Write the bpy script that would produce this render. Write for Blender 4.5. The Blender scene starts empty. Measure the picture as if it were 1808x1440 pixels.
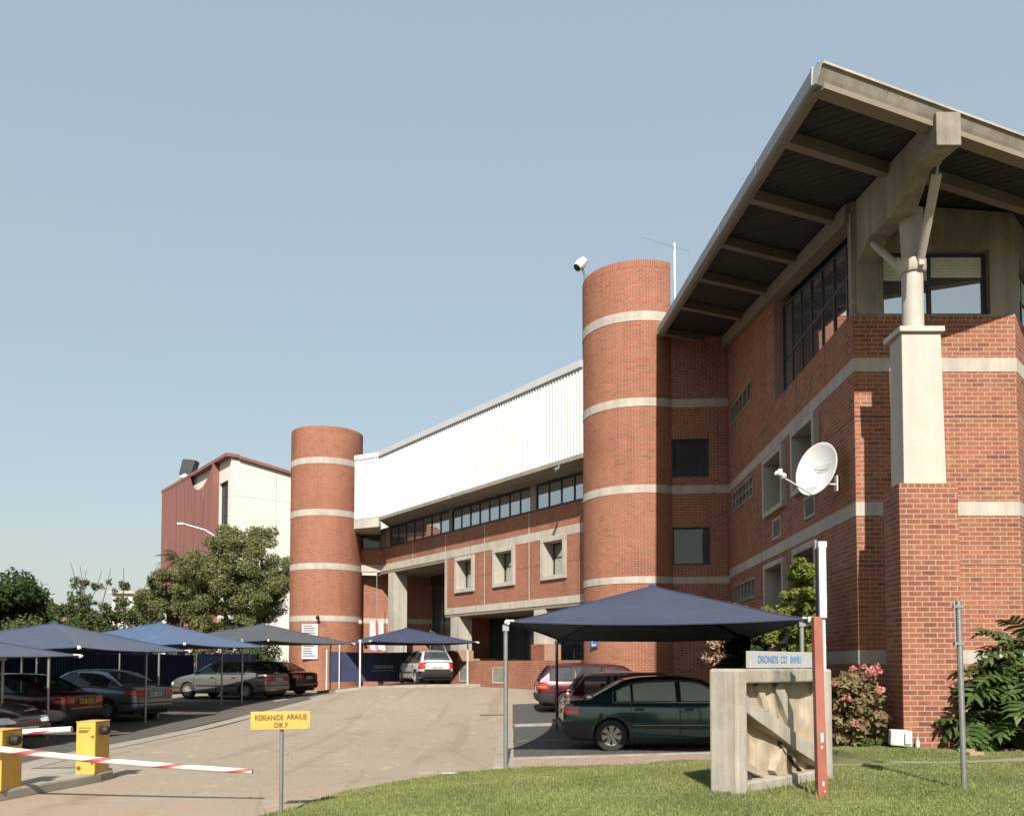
import bpy, math, random
import numpy as np
from mathutils import Vector, Matrix
random.seed(7); RNG = np.random.default_rng(7)
R = math.radians
scene = bpy.context.scene
COL = scene.collection

# ------------------------------------------------------------------ camera, sky, sun, exposure
cam_d = bpy.data.cameras.new('camera'); cam = bpy.data.objects.new('camera', cam_d); COL.objects.link(cam)
cam.location = (0, 0, 1.65); cam.rotation_euler = (R(92.5), 0, 0)
cam_d.sensor_width = 36; cam_d.lens = 29.867; cam_d.shift_y = 0.2154
cam_d.clip_start = 0.1; cam_d.clip_end = 3000
scene.camera = cam
SUN_EL, SUN_AZ = 38.0, 1.0          # elevation; the light travels 1 degree to the right of straight ahead
world = bpy.data.worlds.new('World'); scene.world = world; world.use_nodes = True
nt = world.node_tree; nt.nodes.clear()
sky_n = nt.nodes.new('ShaderNodeTexSky'); sky_n.sky_type = 'NISHITA'; sky_n.sun_disc = False
sky_n.sun_elevation = R(SUN_EL); sky_n.sun_rotation = R(180 + SUN_AZ)
sky_n.air_density = 2.0; sky_n.dust_density = 5.0; sky_n.ozone_density = 1.0; sky_n.altitude = 1400
bg = nt.nodes.new('ShaderNodeBackground'); bg.inputs['Strength'].default_value = 0.11
wo = nt.nodes.new('ShaderNodeOutputWorld')
hz = nt.nodes.new('ShaderNodeMix'); hz.data_type = 'RGBA'; hz.inputs[0].default_value = 0.72        # thin even veil of high haze over the whole sky
hz.inputs[7].default_value = (2.46, 2.95, 3.36, 1)
nt.links.new(sky_n.outputs[0], hz.inputs[6]); nt.links.new(hz.outputs[2], bg.inputs[0]); nt.links.new(bg.outputs[0], wo.inputs[0])
sun_d = bpy.data.lights.new('sun', 'SUN'); sun_d.energy = 5.0; sun_d.angle = R(0.53); sun_d.color = (1.0, 0.945, 0.86)
sun = bpy.data.objects.new('sun', sun_d); COL.objects.link(sun)
sd = Vector((math.sin(R(SUN_AZ)) * math.cos(R(SUN_EL)), math.cos(R(SUN_AZ)) * math.cos(R(SUN_EL)), -math.sin(R(SUN_EL))))
sun.rotation_euler = sd.to_track_quat('-Z', 'Y').to_euler(); sun.location = (-3, -30, 40)
scene.view_settings.view_transform = 'Standard'; scene.view_settings.look = 'None'
scene.view_settings.exposure = 0.70; scene.view_settings.gamma = 1.0; scene.view_settings.use_curve_mapping = False
scene.cycles.max_bounces = 6; scene.cycles.transparent_max_bounces = 12; scene.cycles.caustics_reflective = False

# ------------------------------------------------------------------ materials
def new_mat(name):
    m = bpy.data.materials.new(name); m.use_nodes = True
    t = m.node_tree; b = t.nodes['Principled BSDF']
    return m, t, b
def nd(t, kind, **kw):
    n = t.nodes.new(kind)
    for k, v in kw.items():
        if k in n.inputs: n.inputs[k].default_value = v
        else: setattr(n, k, v)
    return n
def noise(t, scale, detail=4.0, rough=0.55, vec=None, stretch=None):
    g = nd(t, 'ShaderNodeNewGeometry'); src = g.outputs['Position'] if vec is None else vec
    if stretch:
        mp = nd(t, 'ShaderNodeMapping'); mp.inputs['Scale'].default_value = stretch
        t.links.new(src, mp.inputs[0]); src = mp.outputs[0]
    n = nd(t, 'ShaderNodeTexNoise', Scale=scale, Detail=detail, Roughness=rough)
    t.links.new(src, n.inputs['Vector'])
    return n.outputs['Fac']
def ramp(t, fac, stops):
    r = nd(t, 'ShaderNodeValToRGB'); el = r.color_ramp.elements
    while len(el) < len(stops): el.new(0.5)
    for e, (p, c) in zip(el, stops):
        e.position = p; e.color = (c[0], c[1], c[2], 1) if not isinstance(c, (int, float)) else (c, c, c, 1)
    t.links.new(fac, r.inputs[0])
    return r.outputs[0]
def mix(t, fac, a, b, blend='MIX'):
    m = nd(t, 'ShaderNodeMix', data_type='RGBA', blend_type=blend)
    for s, v in ((m.inputs[0], fac), (m.inputs[6], a), (m.inputs[7], b)):
        if hasattr(v, 'is_output'): t.links.new(v, s)
        elif isinstance(v, (int, float)): s.default_value = v
        else: s.default_value = (v[0], v[1], v[2], 1)
    return m.outputs[2]
def bump(t, b, h, strength=0.3, dist=0.01):
    n = nd(t, 'ShaderNodeBump', Strength=strength, Distance=dist); t.links.new(h, n.inputs['Height'])
    t.links.new(n.outputs[0], b.inputs['Normal'])
def sc(c, k): return tuple(min(1, x * k) for x in c)
def M(name, c, rough=0.8, var=0.18, scale=3.0, metallic=0.0, bs=60.0, bst=0.15, c2=None, spec=0.5, stretch=None, streak=0.0, k=0.72):
    m, t, b = new_mat(name); c = sc(c, k); c2 = sc(c2, k) if c2 else None
    f = noise(t, scale, 6, 0.62, stretch=stretch)
    col = ramp(t, f, [(0.3, sc(c, 1 - var)), (0.7, sc(c, 1 + var))])
    if c2: col = mix(t, ramp(t, noise(t, scale * 0.45, 5, 0.7, stretch=stretch), [(0.48, 0.0), (0.66, 1.0)]), col, c2)
    if streak:       # rain streaks and grime that run down the face
        sf = ramp(t, noise(t, 1.0, 6, 0.7, stretch=(4.5, 4.5, 0.22)), [(0.40, 1 - streak), (0.58, 1.0)])
        col = mix(t, 1.0, col, sf, 'MULTIPLY')
    t.links.new(col, b.inputs['Base Color'])
    b.inputs['Roughness'].default_value = rough; b.inputs['Metallic'].default_value = metallic
    b.inputs['Specular IOR Level'].default_value = spec
    if bst: bump(t, b, noise(t, bs, 3), bst, 0.006)
    return m
def brick_mat(name, stops, soot=0.25):
    m, t, b = new_mat(name)
    g = nd(t, 'ShaderNodeNewGeometry'); oi = nd(t, 'ShaderNodeObjectInfo')
    a = nd(t, 'ShaderNodeMath', operation='ADD'); t.links.new(g.outputs['Random Per Island'], a.inputs[0]); t.links.new(oi.outputs['Random'], a.inputs[1])
    fr = nd(t, 'ShaderNodeMath', operation='FRACT'); t.links.new(a.outputs[0], fr.inputs[0])
    col = ramp(t, fr.outputs[0], [(p, sc(c, 0.88)) for p, c in stops])
    big = ramp(t, noise(t, 0.55, 5, 0.65), [(0.30, (0.74, 0.69, 0.70)), (0.5, (0.98, 0.98, 0.98)), (0.62, (1.0, 1.0, 1.0)), (0.78, (1.10, 1.12, 1.14))])
    run = ramp(t, noise(t, 1.0, 6, 0.7, stretch=(2.2, 2.2, 0.16)), [(0.36, 0.80), (0.52, 1.0)])
    big = mix(t, 1.0, big, run, 'MULTIPLY')
    col = mix(t, 1.0, col, big, 'MULTIPLY')
    fine = ramp(t, noise(t, 60, 3), [(0.3, 0.82), (0.7, 1.0)])
    col = mix(t, 1.0, col, fine, 'MULTIPLY')
    t.links.new(col, b.inputs['Base Color']); b.inputs['Roughness'].default_value = 0.82
    b.inputs['Specular IOR Level'].default_value = 0.3
    bump(t, b, noise(t, 130, 3), 0.05, 0.002)
    return m
BR = [(0.0, (0.315, 0.112, 0.066)), (0.3, (0.35, 0.132, 0.076)), (0.55, (0.295, 0.098, 0.060)), (0.78, (0.385, 0.158, 0.088)), (0.9, (0.215, 0.072, 0.052)), (1.0, (0.30, 0.106, 0.064))]
BR_T = [(0.0, (0.335, 0.125, 0.072)), (0.35, (0.36, 0.142, 0.082)), (0.65, (0.32, 0.115, 0.068)), (0.85, (0.385, 0.160, 0.092)), (0.94, (0.26, 0.092, 0.060)), (1.0, (0.33, 0.122, 0.072))]
m_brick = brick_mat('red_face_brick', BR); m_brick_t = brick_mat('tower_face_brick', BR_T)
m_mortar = M('mortar', (0.46, 0.32, 0.22), 0.9, 0.12, 6); m_mortar_t = M('red_mortar', (0.46, 0.28, 0.185), 0.9, 0.12, 6)
m_conc = M('painted_concrete', (0.56, 0.51, 0.425), 0.85, streak=0.16, var=0.10, scale=1.2, c2=(0.47, 0.43, 0.36), bs=90)
m_conc_raw = M('raw_concrete', (0.37, 0.33, 0.262), 0.88, streak=0.22, var=0.16, scale=1.6, c2=(0.25, 0.225, 0.18), bs=70, bst=0.25)
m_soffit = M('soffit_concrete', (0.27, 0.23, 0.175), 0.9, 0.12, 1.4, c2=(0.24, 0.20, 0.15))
m_column = M('cream_column_paint', (0.58, 0.53, 0.46), 0.7, streak=0.08, var=0.07, scale=2.0, c2=(0.54, 0.485, 0.405))
m_clad = M('white_cladding', (0.78, 0.78, 0.77), 0.5, 0.03, 0.8, bst=0.03, streak=0.06)
m_gutter = M('grey_gutter', (0.40, 0.42, 0.44), 0.6, 0.08, 2, metallic=0.1, bst=0.05)
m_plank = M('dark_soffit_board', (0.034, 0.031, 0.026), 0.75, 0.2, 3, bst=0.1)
m_frame = M('charcoal_window_frame', (0.028, 0.031, 0.036), 0.5, 0.15, 3, bst=0.0)
m_room = M('dim_room', (0.02, 0.019, 0.018), 0.95, 0.2, 2, bst=0)
m_blind = M('pale_blind_slat', (0.78, 0.79, 0.66), 0.7, 0.1, 3, bst=0)
m_joint = M('joint_seal', (0.045, 0.032, 0.028), 0.9, 0.2, 5, bst=0)
m_steel = M('galvanised_steel', (0.43, 0.44, 0.43), 0.42, 0.14, 9, metallic=0.75, bst=0.05)
m_white = M('white_paint', (0.78, 0.77, 0.74), 0.5, 0.05, 4, bst=0.03)
m_redpost = M('red_oxide_paint', (0.36, 0.105, 0.065), 0.6, 0.10, 3, c2=(0.41, 0.15, 0.10), bst=0.08)
m_yellow = M('yellow_paint', (0.78, 0.46, 0.085), 0.5, 0.08, 4, c2=(0.70, 0.41, 0.09), bst=0.05)
m_rust = M('rust', (0.18, 0.09, 0.03), 0.9, 0.3, 20)
m_black = M('black_rubber', (0.014, 0.014, 0.014), 0.7, 0.2, 6, bst=0.05)
m_ink = M('black_lettering', (0.035, 0.028, 0.01), 0.7, 0.1, 5, bst=0)
m_blueink = M('blue_lettering', (0.07, 0.22, 0.52), 0.6, 0.15, 20, bst=0)
m_signgrey = M('grey_sign_board', (0.50, 0.50, 0.47), 0.55, 0.06, 4, bst=0.03)
m_redstripe = M('red_stripe_paint', (0.62, 0.09, 0.075), 0.5, 0.08, 4, bst=0)
m_maroon = M('maroon_cladding', (0.29, 0.118, 0.098), 0.8, 0.10, 1.2, stretch=(1, 1, 0.15), bst=0.05)
m_cream = M('cream_render', (0.80, 0.745, 0.66), 0.9, 0.05, 0.6, bs=20)
m_navyweb_shaded = M('shade_darkened_blue_screen', (0.006, 0.009, 0.024), 0.9, 0.2, 2, bst=0.05, spec=0.08)  # canopy shade put into the near-black base colour of the bay screens
m_bark = M('bark', (0.105, 0.082, 0.06), 0.95, 0.3, 8, bs=40, bst=0.5)
m_soil = M('red_soil', (0.17, 0.095, 0.058), 0.98, 0.3, 4, bs=60, bst=0.8)
m_mirrorball = M('chrome_trim', (0.62, 0.62, 0.61), 0.22, 0.04, 5, metallic=0.9, bst=0)
m_paper = M('white_paper', (0.62, 0.63, 0.64), 0.8, 0.05, 10, bst=0)
m_deadleaf = M('dead_leaf', (0.32, 0.22, 0.13), 0.9, 0.35, 30, bst=0)

def glass_mat(name, tint, refl, rough=0.02, through=0.5):
    m, t, b = new_mat(name)
    b.inputs['Base Color'].default_value = (*tint, 1); b.inputs['Metallic'].default_value = refl
    b.inputs['Roughness'].default_value = rough; b.inputs['IOR'].default_value = 1.52
    bump(t, b, noise(t, 1.3, 2), 0.02, 0.02)
    tr = nd(t, 'ShaderNodeBsdfTransparent'); tr.inputs[0].default_value = (0.75, 0.8, 0.77, 1)
    ms = nd(t, 'ShaderNodeMixShader'); ms.inputs[0].default_value = 1 - through
    out = t.nodes['Material Output']
    t.links.new(tr.outputs[0], ms.inputs[1]); t.links.new(b.outputs[0], ms.inputs[2]); t.links.new(ms.outputs[0], out.inputs[0])
    return m
m_glass = glass_mat('solar_glass', (0.78, 0.82, 0.83), 0.9, 0.012, 0.33)
m_glass_front = glass_mat('office_glass', (0.80, 0.84, 0.85), 0.9, 0.012, 0.48)
m_glass_dark = glass_mat('dark_glass', (0.26, 0.30, 0.32), 0.45, 0.02, 0.78)
m_carglass = glass_mat('car_glass', (0.10, 0.12, 0.125), 0.4, 0.02, 0.45)
m_carglass_reflection = glass_mat('car_glass_painted_reflection', (0.46, 0.54, 0.52), 0.1, 0.05, 0.22)  # bright window reflection painted in as a milky base colour, green saloon only

def cloth_mat(name, c):
    m, t, b = new_mat(name); c = sc(c, 0.76)
    f = noise(t, 2.2, 5, 0.6)
    col = ramp(t, f, [(0.25, sc(c, 0.82)), (0.75, sc(c, 1.2))])
    t.links.new(col, b.inputs['Base Color']); b.inputs['Roughness'].default_value = 0.85
    b.inputs['Specular IOR Level'].default_value = 0.25
    b.inputs['Sheen Weight'].default_value = 0.12
    bump(t, b, noise(t, 1.6, 5, 0.6, stretch=(1, 2.2, 1)), 0.5, 0.08)
    return m
m_cloth_navy = cloth_mat('navy_shade_cloth', (0.032, 0.043, 0.090))
m_cloth_grey = cloth_mat('charcoal_shade_cloth', (0.055, 0.064, 0.082))
m_cloth_blue = cloth_mat('bright_blue_shade_cloth', (0.055, 0.105, 0.21))
m_cloth_slate = cloth_mat('slate_shade_cloth', (0.048, 0.066, 0.115))

def leaf_mat(name, stops, trans=0.25, rough=0.7, kk=0.80):
    m, t, b = new_mat(name); stops = [(p, sc(c, kk)) for p, c in stops]
    g = nd(t, 'ShaderNodeNewGeometry'); oi = nd(t, 'ShaderNodeObjectInfo')
    a = nd(t, 'ShaderNodeMath', operation='ADD'); t.links.new(g.outputs['Random Per Island'], a.inputs[0]); t.links.new(oi.outputs['Random'], a.inputs[1])
    fr = nd(t, 'ShaderNodeMath', operation='FRACT'); t.links.new(a.outputs[0], fr.inputs[0])
    col = ramp(t, fr.outputs[0], stops)
    big = ramp(t, noise(t, 0.9, 3), [(0.3, (0.75, 0.78, 0.7)), (0.7, (1.15, 1.12, 1.05))])
    col = mix(t, 1.0, col, big, 'MULTIPLY')
    t.links.new(col, b.inputs['Base Color']); b.inputs['Roughness'].default_value = rough
    b.inputs['Specular IOR Level'].default_value = 0.2
    tl = nd(t, 'ShaderNodeBsdfTranslucent'); t.links.new(col, tl.inputs[0])
    ms = nd(t, 'ShaderNodeMixShader'); ms.inputs[0].default_value = trans
    t.links.new(b.outputs[0], ms.inputs[1]); t.links.new(tl.outputs[0], ms.inputs[2])
    t.links.new(ms.outputs[0], t.nodes['Material Output'].inputs[0])
    return m
m_leaf_olive = leaf_mat('olive_leaves', [(0, (0.135, 0.142, 0.058)), (0.5, (0.185, 0.188, 0.082)), (0.85, (0.24, 0.235, 0.115)), (1, (0.155, 0.155, 0.065))], 0.4, kk=1.08)
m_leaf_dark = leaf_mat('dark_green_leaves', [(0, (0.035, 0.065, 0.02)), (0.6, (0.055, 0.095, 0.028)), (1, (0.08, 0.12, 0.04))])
m_leaf_mid = leaf_mat('mid_green_leaves', [(0, (0.075, 0.10, 0.03)), (0.6, (0.11, 0.14, 0.045)), (1, (0.15, 0.17, 0.07))])
m_leaf_lime = leaf_mat('yellow_green_leaves', [(0, (0.20, 0.24, 0.045)), (0.6, (0.28, 0.31, 0.06)), (1, (0.36, 0.37, 0.09))], 0.35)
m_leaf_glossy = leaf_mat('glossy_green_leaves', [(0, (0.06, 0.105, 0.03)), (0.6, (0.09, 0.145, 0.042)), (1, (0.14, 0.20, 0.07))], 0.2, 0.38)
m_leaf_bronze = leaf_mat('bronze_green_leaves', [(0, (0.18, 0.13, 0.07)), (0.4, (0.25, 0.23, 0.11)), (0.7, (0.31, 0.19, 0.11)), (1, (0.17, 0.19, 0.08))], 0.2)
m_petal = leaf_mat('pink_petals', [(0, (0.62, 0.16, 0.18)), (0.5, (0.70, 0.26, 0.26)), (1, (0.78, 0.42, 0.38))], 0.3)
m_blossom = leaf_mat('pale_blossoms', [(0, (0.45, 0.28, 0.18)), (0.5, (0.55, 0.42, 0.3)), (1, (0.4, 0.22, 0.16))], 0.3)
m_grass = leaf_mat('grass_blades', [(0, (0.15, 0.19, 0.062)), (0.45, (0.19, 0.23, 0.078)), (0.78, (0.25, 0.26, 0.10)), (0.92, (0.38, 0.32, 0.17)), (1, (0.17, 0.20, 0.065))], 0.3, 0.6, kk=1.04)

# ------------------------------------------------------------------ mesh helpers
def tag(o, label=None, cat=None, group=None, kind=None):
    if label: o['label'] = label
    if cat: o['category'] = cat
    if group: o['group'] = group
    if kind: o['kind'] = kind
    return o
def root(name, loc, label, cat, group=None, rz=0.0):
    o = bpy.data.objects.new(name, None); COL.objects.link(o)
    o.location = loc; o.rotation_euler = (0, 0, rz); o.empty_display_size = 0.3
    return tag(o, label, cat, group)
def link(name, me, parent=None, world=True):
    o = bpy.data.objects.new(name, me); COL.objects.link(o)
    if parent:
        o.parent = parent
        if world and parent.type == 'EMPTY': o.matrix_parent_inverse = Matrix.Translation(-Vector(parent.location))
    return o
class MB:
    def __init__(s): s.v = []; s.f = []
    def add(s, vs, fs):
        n = len(s.v); s.v.extend([tuple(p) for p in vs]); s.f.extend([tuple(i + n for i in f) for f in fs]); return s
    def box(s, x0, x1, y0, y1, z0, z1):
        return s.add([(x0, y0, z0), (x1, y0, z0), (x1, y1, z0), (x0, y1, z0), (x0, y0, z1), (x1, y0, z1), (x1, y1, z1), (x0, y1, z1)],
                     [(0, 3, 2, 1), (4, 5, 6, 7), (0, 1, 5, 4), (1, 2, 6, 5), (2, 3, 7, 6), (3, 0, 4, 7)])
    def hexa(s, p8):     # bottom 4 then top 4, same winding
        return s.add(p8, [(0, 3, 2, 1), (4, 5, 6, 7), (0, 1, 5, 4), (1, 2, 6, 5), (2, 3, 7, 6), (3, 0, 4, 7)])
    def bar(s, a, b, w, h, up=(0, 0, 1)):
        a = Vector(a); b = Vector(b); d = (b - a).normalized(); u = Vector(up); sd_ = d.cross(u).normalized(); u = sd_.cross(d)
        q = []
        for p in (a, b):
            for i, j in ((-1, -1), (1, -1), (1, 1), (-1, 1)): q.append(p + sd_ * (i * w / 2) + u * (j * h / 2))
        return s.add(q, [(0, 1, 2, 3), (7, 6, 5, 4), (0, 4, 5, 1), (1, 5, 6, 2), (2, 6, 7, 3), (3, 7, 4, 0)])
    def tube(s, pts, r, n=8, cap=True):
        pts = [Vector(p) for p in pts]; rs = r if isinstance(r, (list, tuple)) else [r] * len(pts)
        base = len(s.v); prev = None
        for i, p in enumerate(pts):
            d = (pts[min(i + 1, len(pts) - 1)] - pts[max(i - 1, 0)]).normalized()
            ref = Vector((0, 0, 1)) if abs(d.z) < 0.9 else Vector((1, 0, 0))
            if prev is not None and prev.cross(d).length > 1e-4: ref = prev
            e1 = (ref - d * ref.dot(d)).normalized(); e2 = d.cross(e1); prev = e1
            for k in range(n):
                a = 2 * math.pi * k / n; s.v.append(tuple(p + (e1 * math.cos(a) + e2 * math.sin(a)) * rs[i]))
        for i in range(len(pts) - 1):
            for k in range(n):
                a = base + i * n + k; b = base + i * n + (k + 1) % n
                s.f.append((a, b, b + n, a + n))
        if cap:
            s.f.append(tuple(base + k for k in range(n))[::-1]); e = base + (len(pts) - 1) * n
            s.f.append(tuple(e + k for k in range(n)))
        return s
    def lathe(s, prof, c=(0, 0, 0), axis='z', n=24):
        base = len(s.v)
        for (r, h) in prof:
            for k in range(n):
                a = 2 * math.pi * k / n; x, y = r * math.cos(a), r * math.sin(a)
                p = (x, y, h) if axis == 'z' else ((x, h, y) if axis == 'y' else (h, x, y))
                s.v.append((p[0] + c[0], p[1] + c[1], p[2] + c[2]))
        for i in range(len(prof) - 1):
            for k in range(n):
                a = base + i * n + k; b = base + i * n + (k + 1) % n
                s.f.append((a, b, b + n, a + n))
        return s
    def grid(s, rows):
        base = len(s.v); n = len(rows[0])
        for r in rows: s.v.extend([tuple(p) for p in r])
        for i in range(len(rows) - 1):
            for j in range(n - 1):
                a = base + i * n + j; s.f.append((a, a + 1, a + n + 1, a + n))
        return s
    def poly_prism(s, pts, off):
        n = len(pts); base = len(s.v); off = Vector(off)
        s.v.extend([tuple(p) for p in pts]); s.v.extend([tuple(Vector(p) + off) for p in pts])
        s.f.append(tuple(base + i for i in range(n))); s.f.append(tuple(base + n + i for i in range(n))[::-1])
        for i in range(n):
            j = (i + 1) % n; s.f.append((base + i, base + i + n, base + j + n, base + j))
        return s
    def mesh(s, name, mat, smooth=False):
        me = bpy.data.meshes.new(name); me.from_pydata(s.v, [], s.f); me.materials.append(mat)
        if smooth:
            me.polygons.foreach_set('use_smooth', [True] * len(me.polygons))
            if smooth != 'all' : me.set_sharp_from_angle(angle=R(smooth if isinstance(smooth, (int, float)) and smooth is not True else 40))
        me.update(); return me
    def build(s, name, mat, parent=None, smooth=False, world=True, bevel=0):
        o = link(name, s.mesh(name, mat, smooth), parent, world)
        if bevel:
            m = o.modifiers.new('edge', 'BEVEL'); m.width = bevel; m.segments = 2; m.limit_method = 'ANGLE'; m.angle_limit = R(35)
        return o
def np_mesh(name, V, F, mat, parent=None, smooth=False):
    """V (n,3), F (m,k) with one face size"""
    me = bpy.data.meshes.new(name); k = F.shape[1]
    me.vertices.add(len(V)); me.vertices.foreach_set('co', np.asarray(V, np.float32).ravel())
    me.loops.add(F.size); me.loops.foreach_set('vertex_index', F.astype(np.int32).ravel())
    me.polygons.add(len(F)); me.polygons.foreach_set('loop_start', np.arange(0, F.size, k, dtype=np.int32))
    me.polygons.foreach_set('loop_total', np.full(len(F), k, np.int32))
    me.materials.append(mat); me.update(calc_edges=True)
    me.polygons.foreach_set('use_smooth', np.full(len(F), bool(smooth)))
    return link(name, me, parent)
def text(name, body, size, loc, rot, mat, parent, extrude=0.002, align='CENTER', sx=1.0, world=True):
    cu = bpy.data.curves.new(name, 'FONT'); cu.body = body; cu.size = size; cu.extrude = extrude
    cu.offset = size * 0.010; cu.align_x = align; cu.align_y = 'CENTER'; cu.materials.append(mat); cu.resolution_u = 3
    tmp = bpy.data.objects.new('tmp', cu); COL.objects.link(tmp); me = bpy.data.meshes.new_from_object(tmp.evaluated_get(bpy.context.evaluated_depsgraph_get()))
    bpy.data.objects.remove(tmp); me.name = name
    o = link(name, me, parent, world); o.location = loc; o.rotation_euler = rot; o.scale = (sx, 1, 1)
    return o

# ------------------------------------------------------------------ brickwork
COURSE, BLEN, JT = 0.0875, 0.24, 0.014
class Wall:
    """vertical plane: O (x,y), direction to the right seen from outside, outward normal"""
    def __init__(s, a, b):
        s.O = np.array([a[0], a[1], 0.0]); d = np.array([b[0] - a[0], b[1] - a[1], 0.0]); s.L = float(np.linalg.norm(d)); s.U = d / s.L
        s.N = np.array([s.U[1], -s.U[0], 0.0])
    def P(s, u, z, off=0.0):
        p = s.O + s.U * u + s.N * off; return (float(p[0]), float(p[1]), float(z))
    def map(s, u, z, off): return s.O[None] + u[:, None] * s.U[None] + off[:, None] * s.N[None] + np.stack([0 * u, 0 * u, z], 1)
    def ang(s): return math.atan2(s.U[1], s.U[0])
class Drum:
    """vertical cylinder: u is arc length measured clockwise seen from above, from angle a0 (radians)"""
    def __init__(s, c, r, a0, a1): s.c = np.array([c[0], c[1], 0.0]); s.r = r; s.a0 = a0; s.L = (a1 - a0) * r
    def map(s, u, z, off):
        a = s.a0 + u / s.r; rr = s.r + off
        return np.stack([s.c[0] + rr * np.cos(a), s.c[1] + rr * np.sin(a), z], 1)
    def P(s, u, z, off=0.0): return tuple(float(q) for q in s.map(np.array([u]), np.array([z]), np.array([off]))[0])
def cut(lo, hi, blocks):
    segs = [(lo, hi)]
    for (a, b) in blocks:
        out = []
        for (p, q) in segs:
            if b <= p or a >= q: out.append((p, q)); continue
            if a > p: out.append((p, a))
            if b < q: out.append((b, q))
        segs = out
    return segs
def layout(L, z0, z1, holes=(), top=None, solid_rows=(), header_rows=(), phase=0.0, blen=BLEN, course=COURSE, JT=JT):
    """pieces (u0,u1,z0,zL,zR); solid_rows: (za,zb) soldier rows; header_rows: indices counted from the top"""
    out = []; n = int(round((z1 - z0) / course)); ch = (z1 - z0) / max(1, n)
    for r in range(n):
        za, zb = z0 + r * ch, z0 + (r + 1) * ch
        soldier = any(a - 0.01 <= za and zb <= b + 0.01 for a, b in solid_rows)
        if soldier: continue
        cuts = sorted({za + JT / 2, zb - JT / 2} | {h[2] for h in holes if za + JT < h[2] < zb - JT} | {h[3] for h in holes if za + JT < h[3] < zb - JT})
        for ca, cb in zip(cuts[:-1], cuts[1:]):
            mid = (ca + cb) / 2
            blocks = [(h[0], h[1]) for h in holes if h[2] < mid < h[3]]
            bl = blen / 2 if (n - 1 - r) in header_rows else blen
            off = (0.5 * bl if r % 2 else 0.0) + phase + (0.0 if bl == blen else 0.03)
            for (p, q) in cut(0.0, L, blocks):
                k = math.floor((p - off) / bl); u = off + k * bl
                while u < q:
                    a, b = (p if u <= p + 1e-6 else u + JT / 2), (q if u + bl >= q - 1e-6 else u + bl - JT / 2)
                    if b - a > 0.02:
                        if top:
                            tl, tr = top(a), top(b)
                            if min(tl, tr) > ca + 0.012: out.append((a, b, ca, min(cb, tl), min(cb, tr)))
                        else: out.append((a, b, ca, cb, cb))
                    u += bl
    for (za, zb) in solid_rows:
        bl = course; u = 0.0
        blocks = [(h[0], h[1]) for h in holes if h[2] < (za + zb) / 2 < h[3]]
        while u < L:
            for a, b in cut(u + JT / 2, min(L, u + bl - JT / 2), blocks):
                if b - a > 0.015: out.append((a, b, za + JT / 2, zb - JT / 2, zb - JT / 2))
            u += bl
    return out
def lay2(*a, **k): return layout(*a, **{**dict(blen=0.212, course=0.0755, JT=0.010), **k})
def brick_stuff(name, pieces, mp, parent, mat=None, depth=0.016, flush=False):
    if not pieces: return None
    A = np.array(pieces); n = len(A); j = RNG.uniform(-0.001, 0.0012, n); jt = RNG.uniform(-0.0008, 0.0008, n)
    bk = np.full(n, -depth); u0, u1, z0, zl, zr = A.T
    e = 0.0025
    if flush: e = 0.0004; j = j * 0 - 0.0016; jt = jt * 0
    V = np.stack([mp(u0, z0, bk), mp(u1, z0, bk), mp(u1, zr, bk), mp(u0, zl, bk),
                  mp(u0 + e, z0 + e, j + jt), mp(u1 - e, z0 + e, j - jt), mp(u1 - e, zr - e, j - jt), mp(u0 + e, zl - e, j + jt)], 1).reshape(-1, 3)
    F = np.array([(4, 5, 6, 7), (0, 1, 5, 4), (1, 2, 6, 5), (2, 3, 7, 6), (3, 0, 4, 7)])
    F = (np.arange(n)[:, None, None] * 8 + F[None]).reshape(-1, 4)
    o = np_mesh(name, V, F, mat or m_brick, parent); o['kind'] = 'stuff'
    return o
_bm = {}
def brick_objects(pieces, wall, parent, mat=None, flush=False):
    """each piece an object of its own called brick; equal pieces share a mesh"""
    for (u0, u1, z0, zl, zr) in pieces:
        w, h = round(u1 - u0, 3), round(min(zl, zr) - z0, 3); key = (w, h, flush)
        if key not in _bm:
            b = MB(); e = 0.0004 if flush else 0.0025; x, d = w / 2, 0.016
            b.add([(-x, d, 0), (x, d, 0), (x, d, h), (-x, d, h), (-x + e, 0, e), (x - e, 0, e), (x - e, 0, h - e), (-x + e, 0, h - e)],
                  [(4, 5, 6, 7), (0, 1, 5, 4), (1, 2, 6, 5), (2, 3, 7, 6), (3, 0, 4, 7)])
            _bm[key] = b.mesh('brick', m_brick)
        o = bpy.data.objects.new('brick', _bm[key]); COL.objects.link(o); o.parent = parent
        p = Vector(wall.P((u0 + u1) / 2, z0, -0.0016 if flush else random.uniform(-0.0008, 0.0012)))
        if parent.type == 'EMPTY': o.matrix_parent_inverse = Matrix.Translation(-Vector(parent.location))
        o.location = p; o.rotation_euler = (0, 0, wall.ang())
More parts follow.
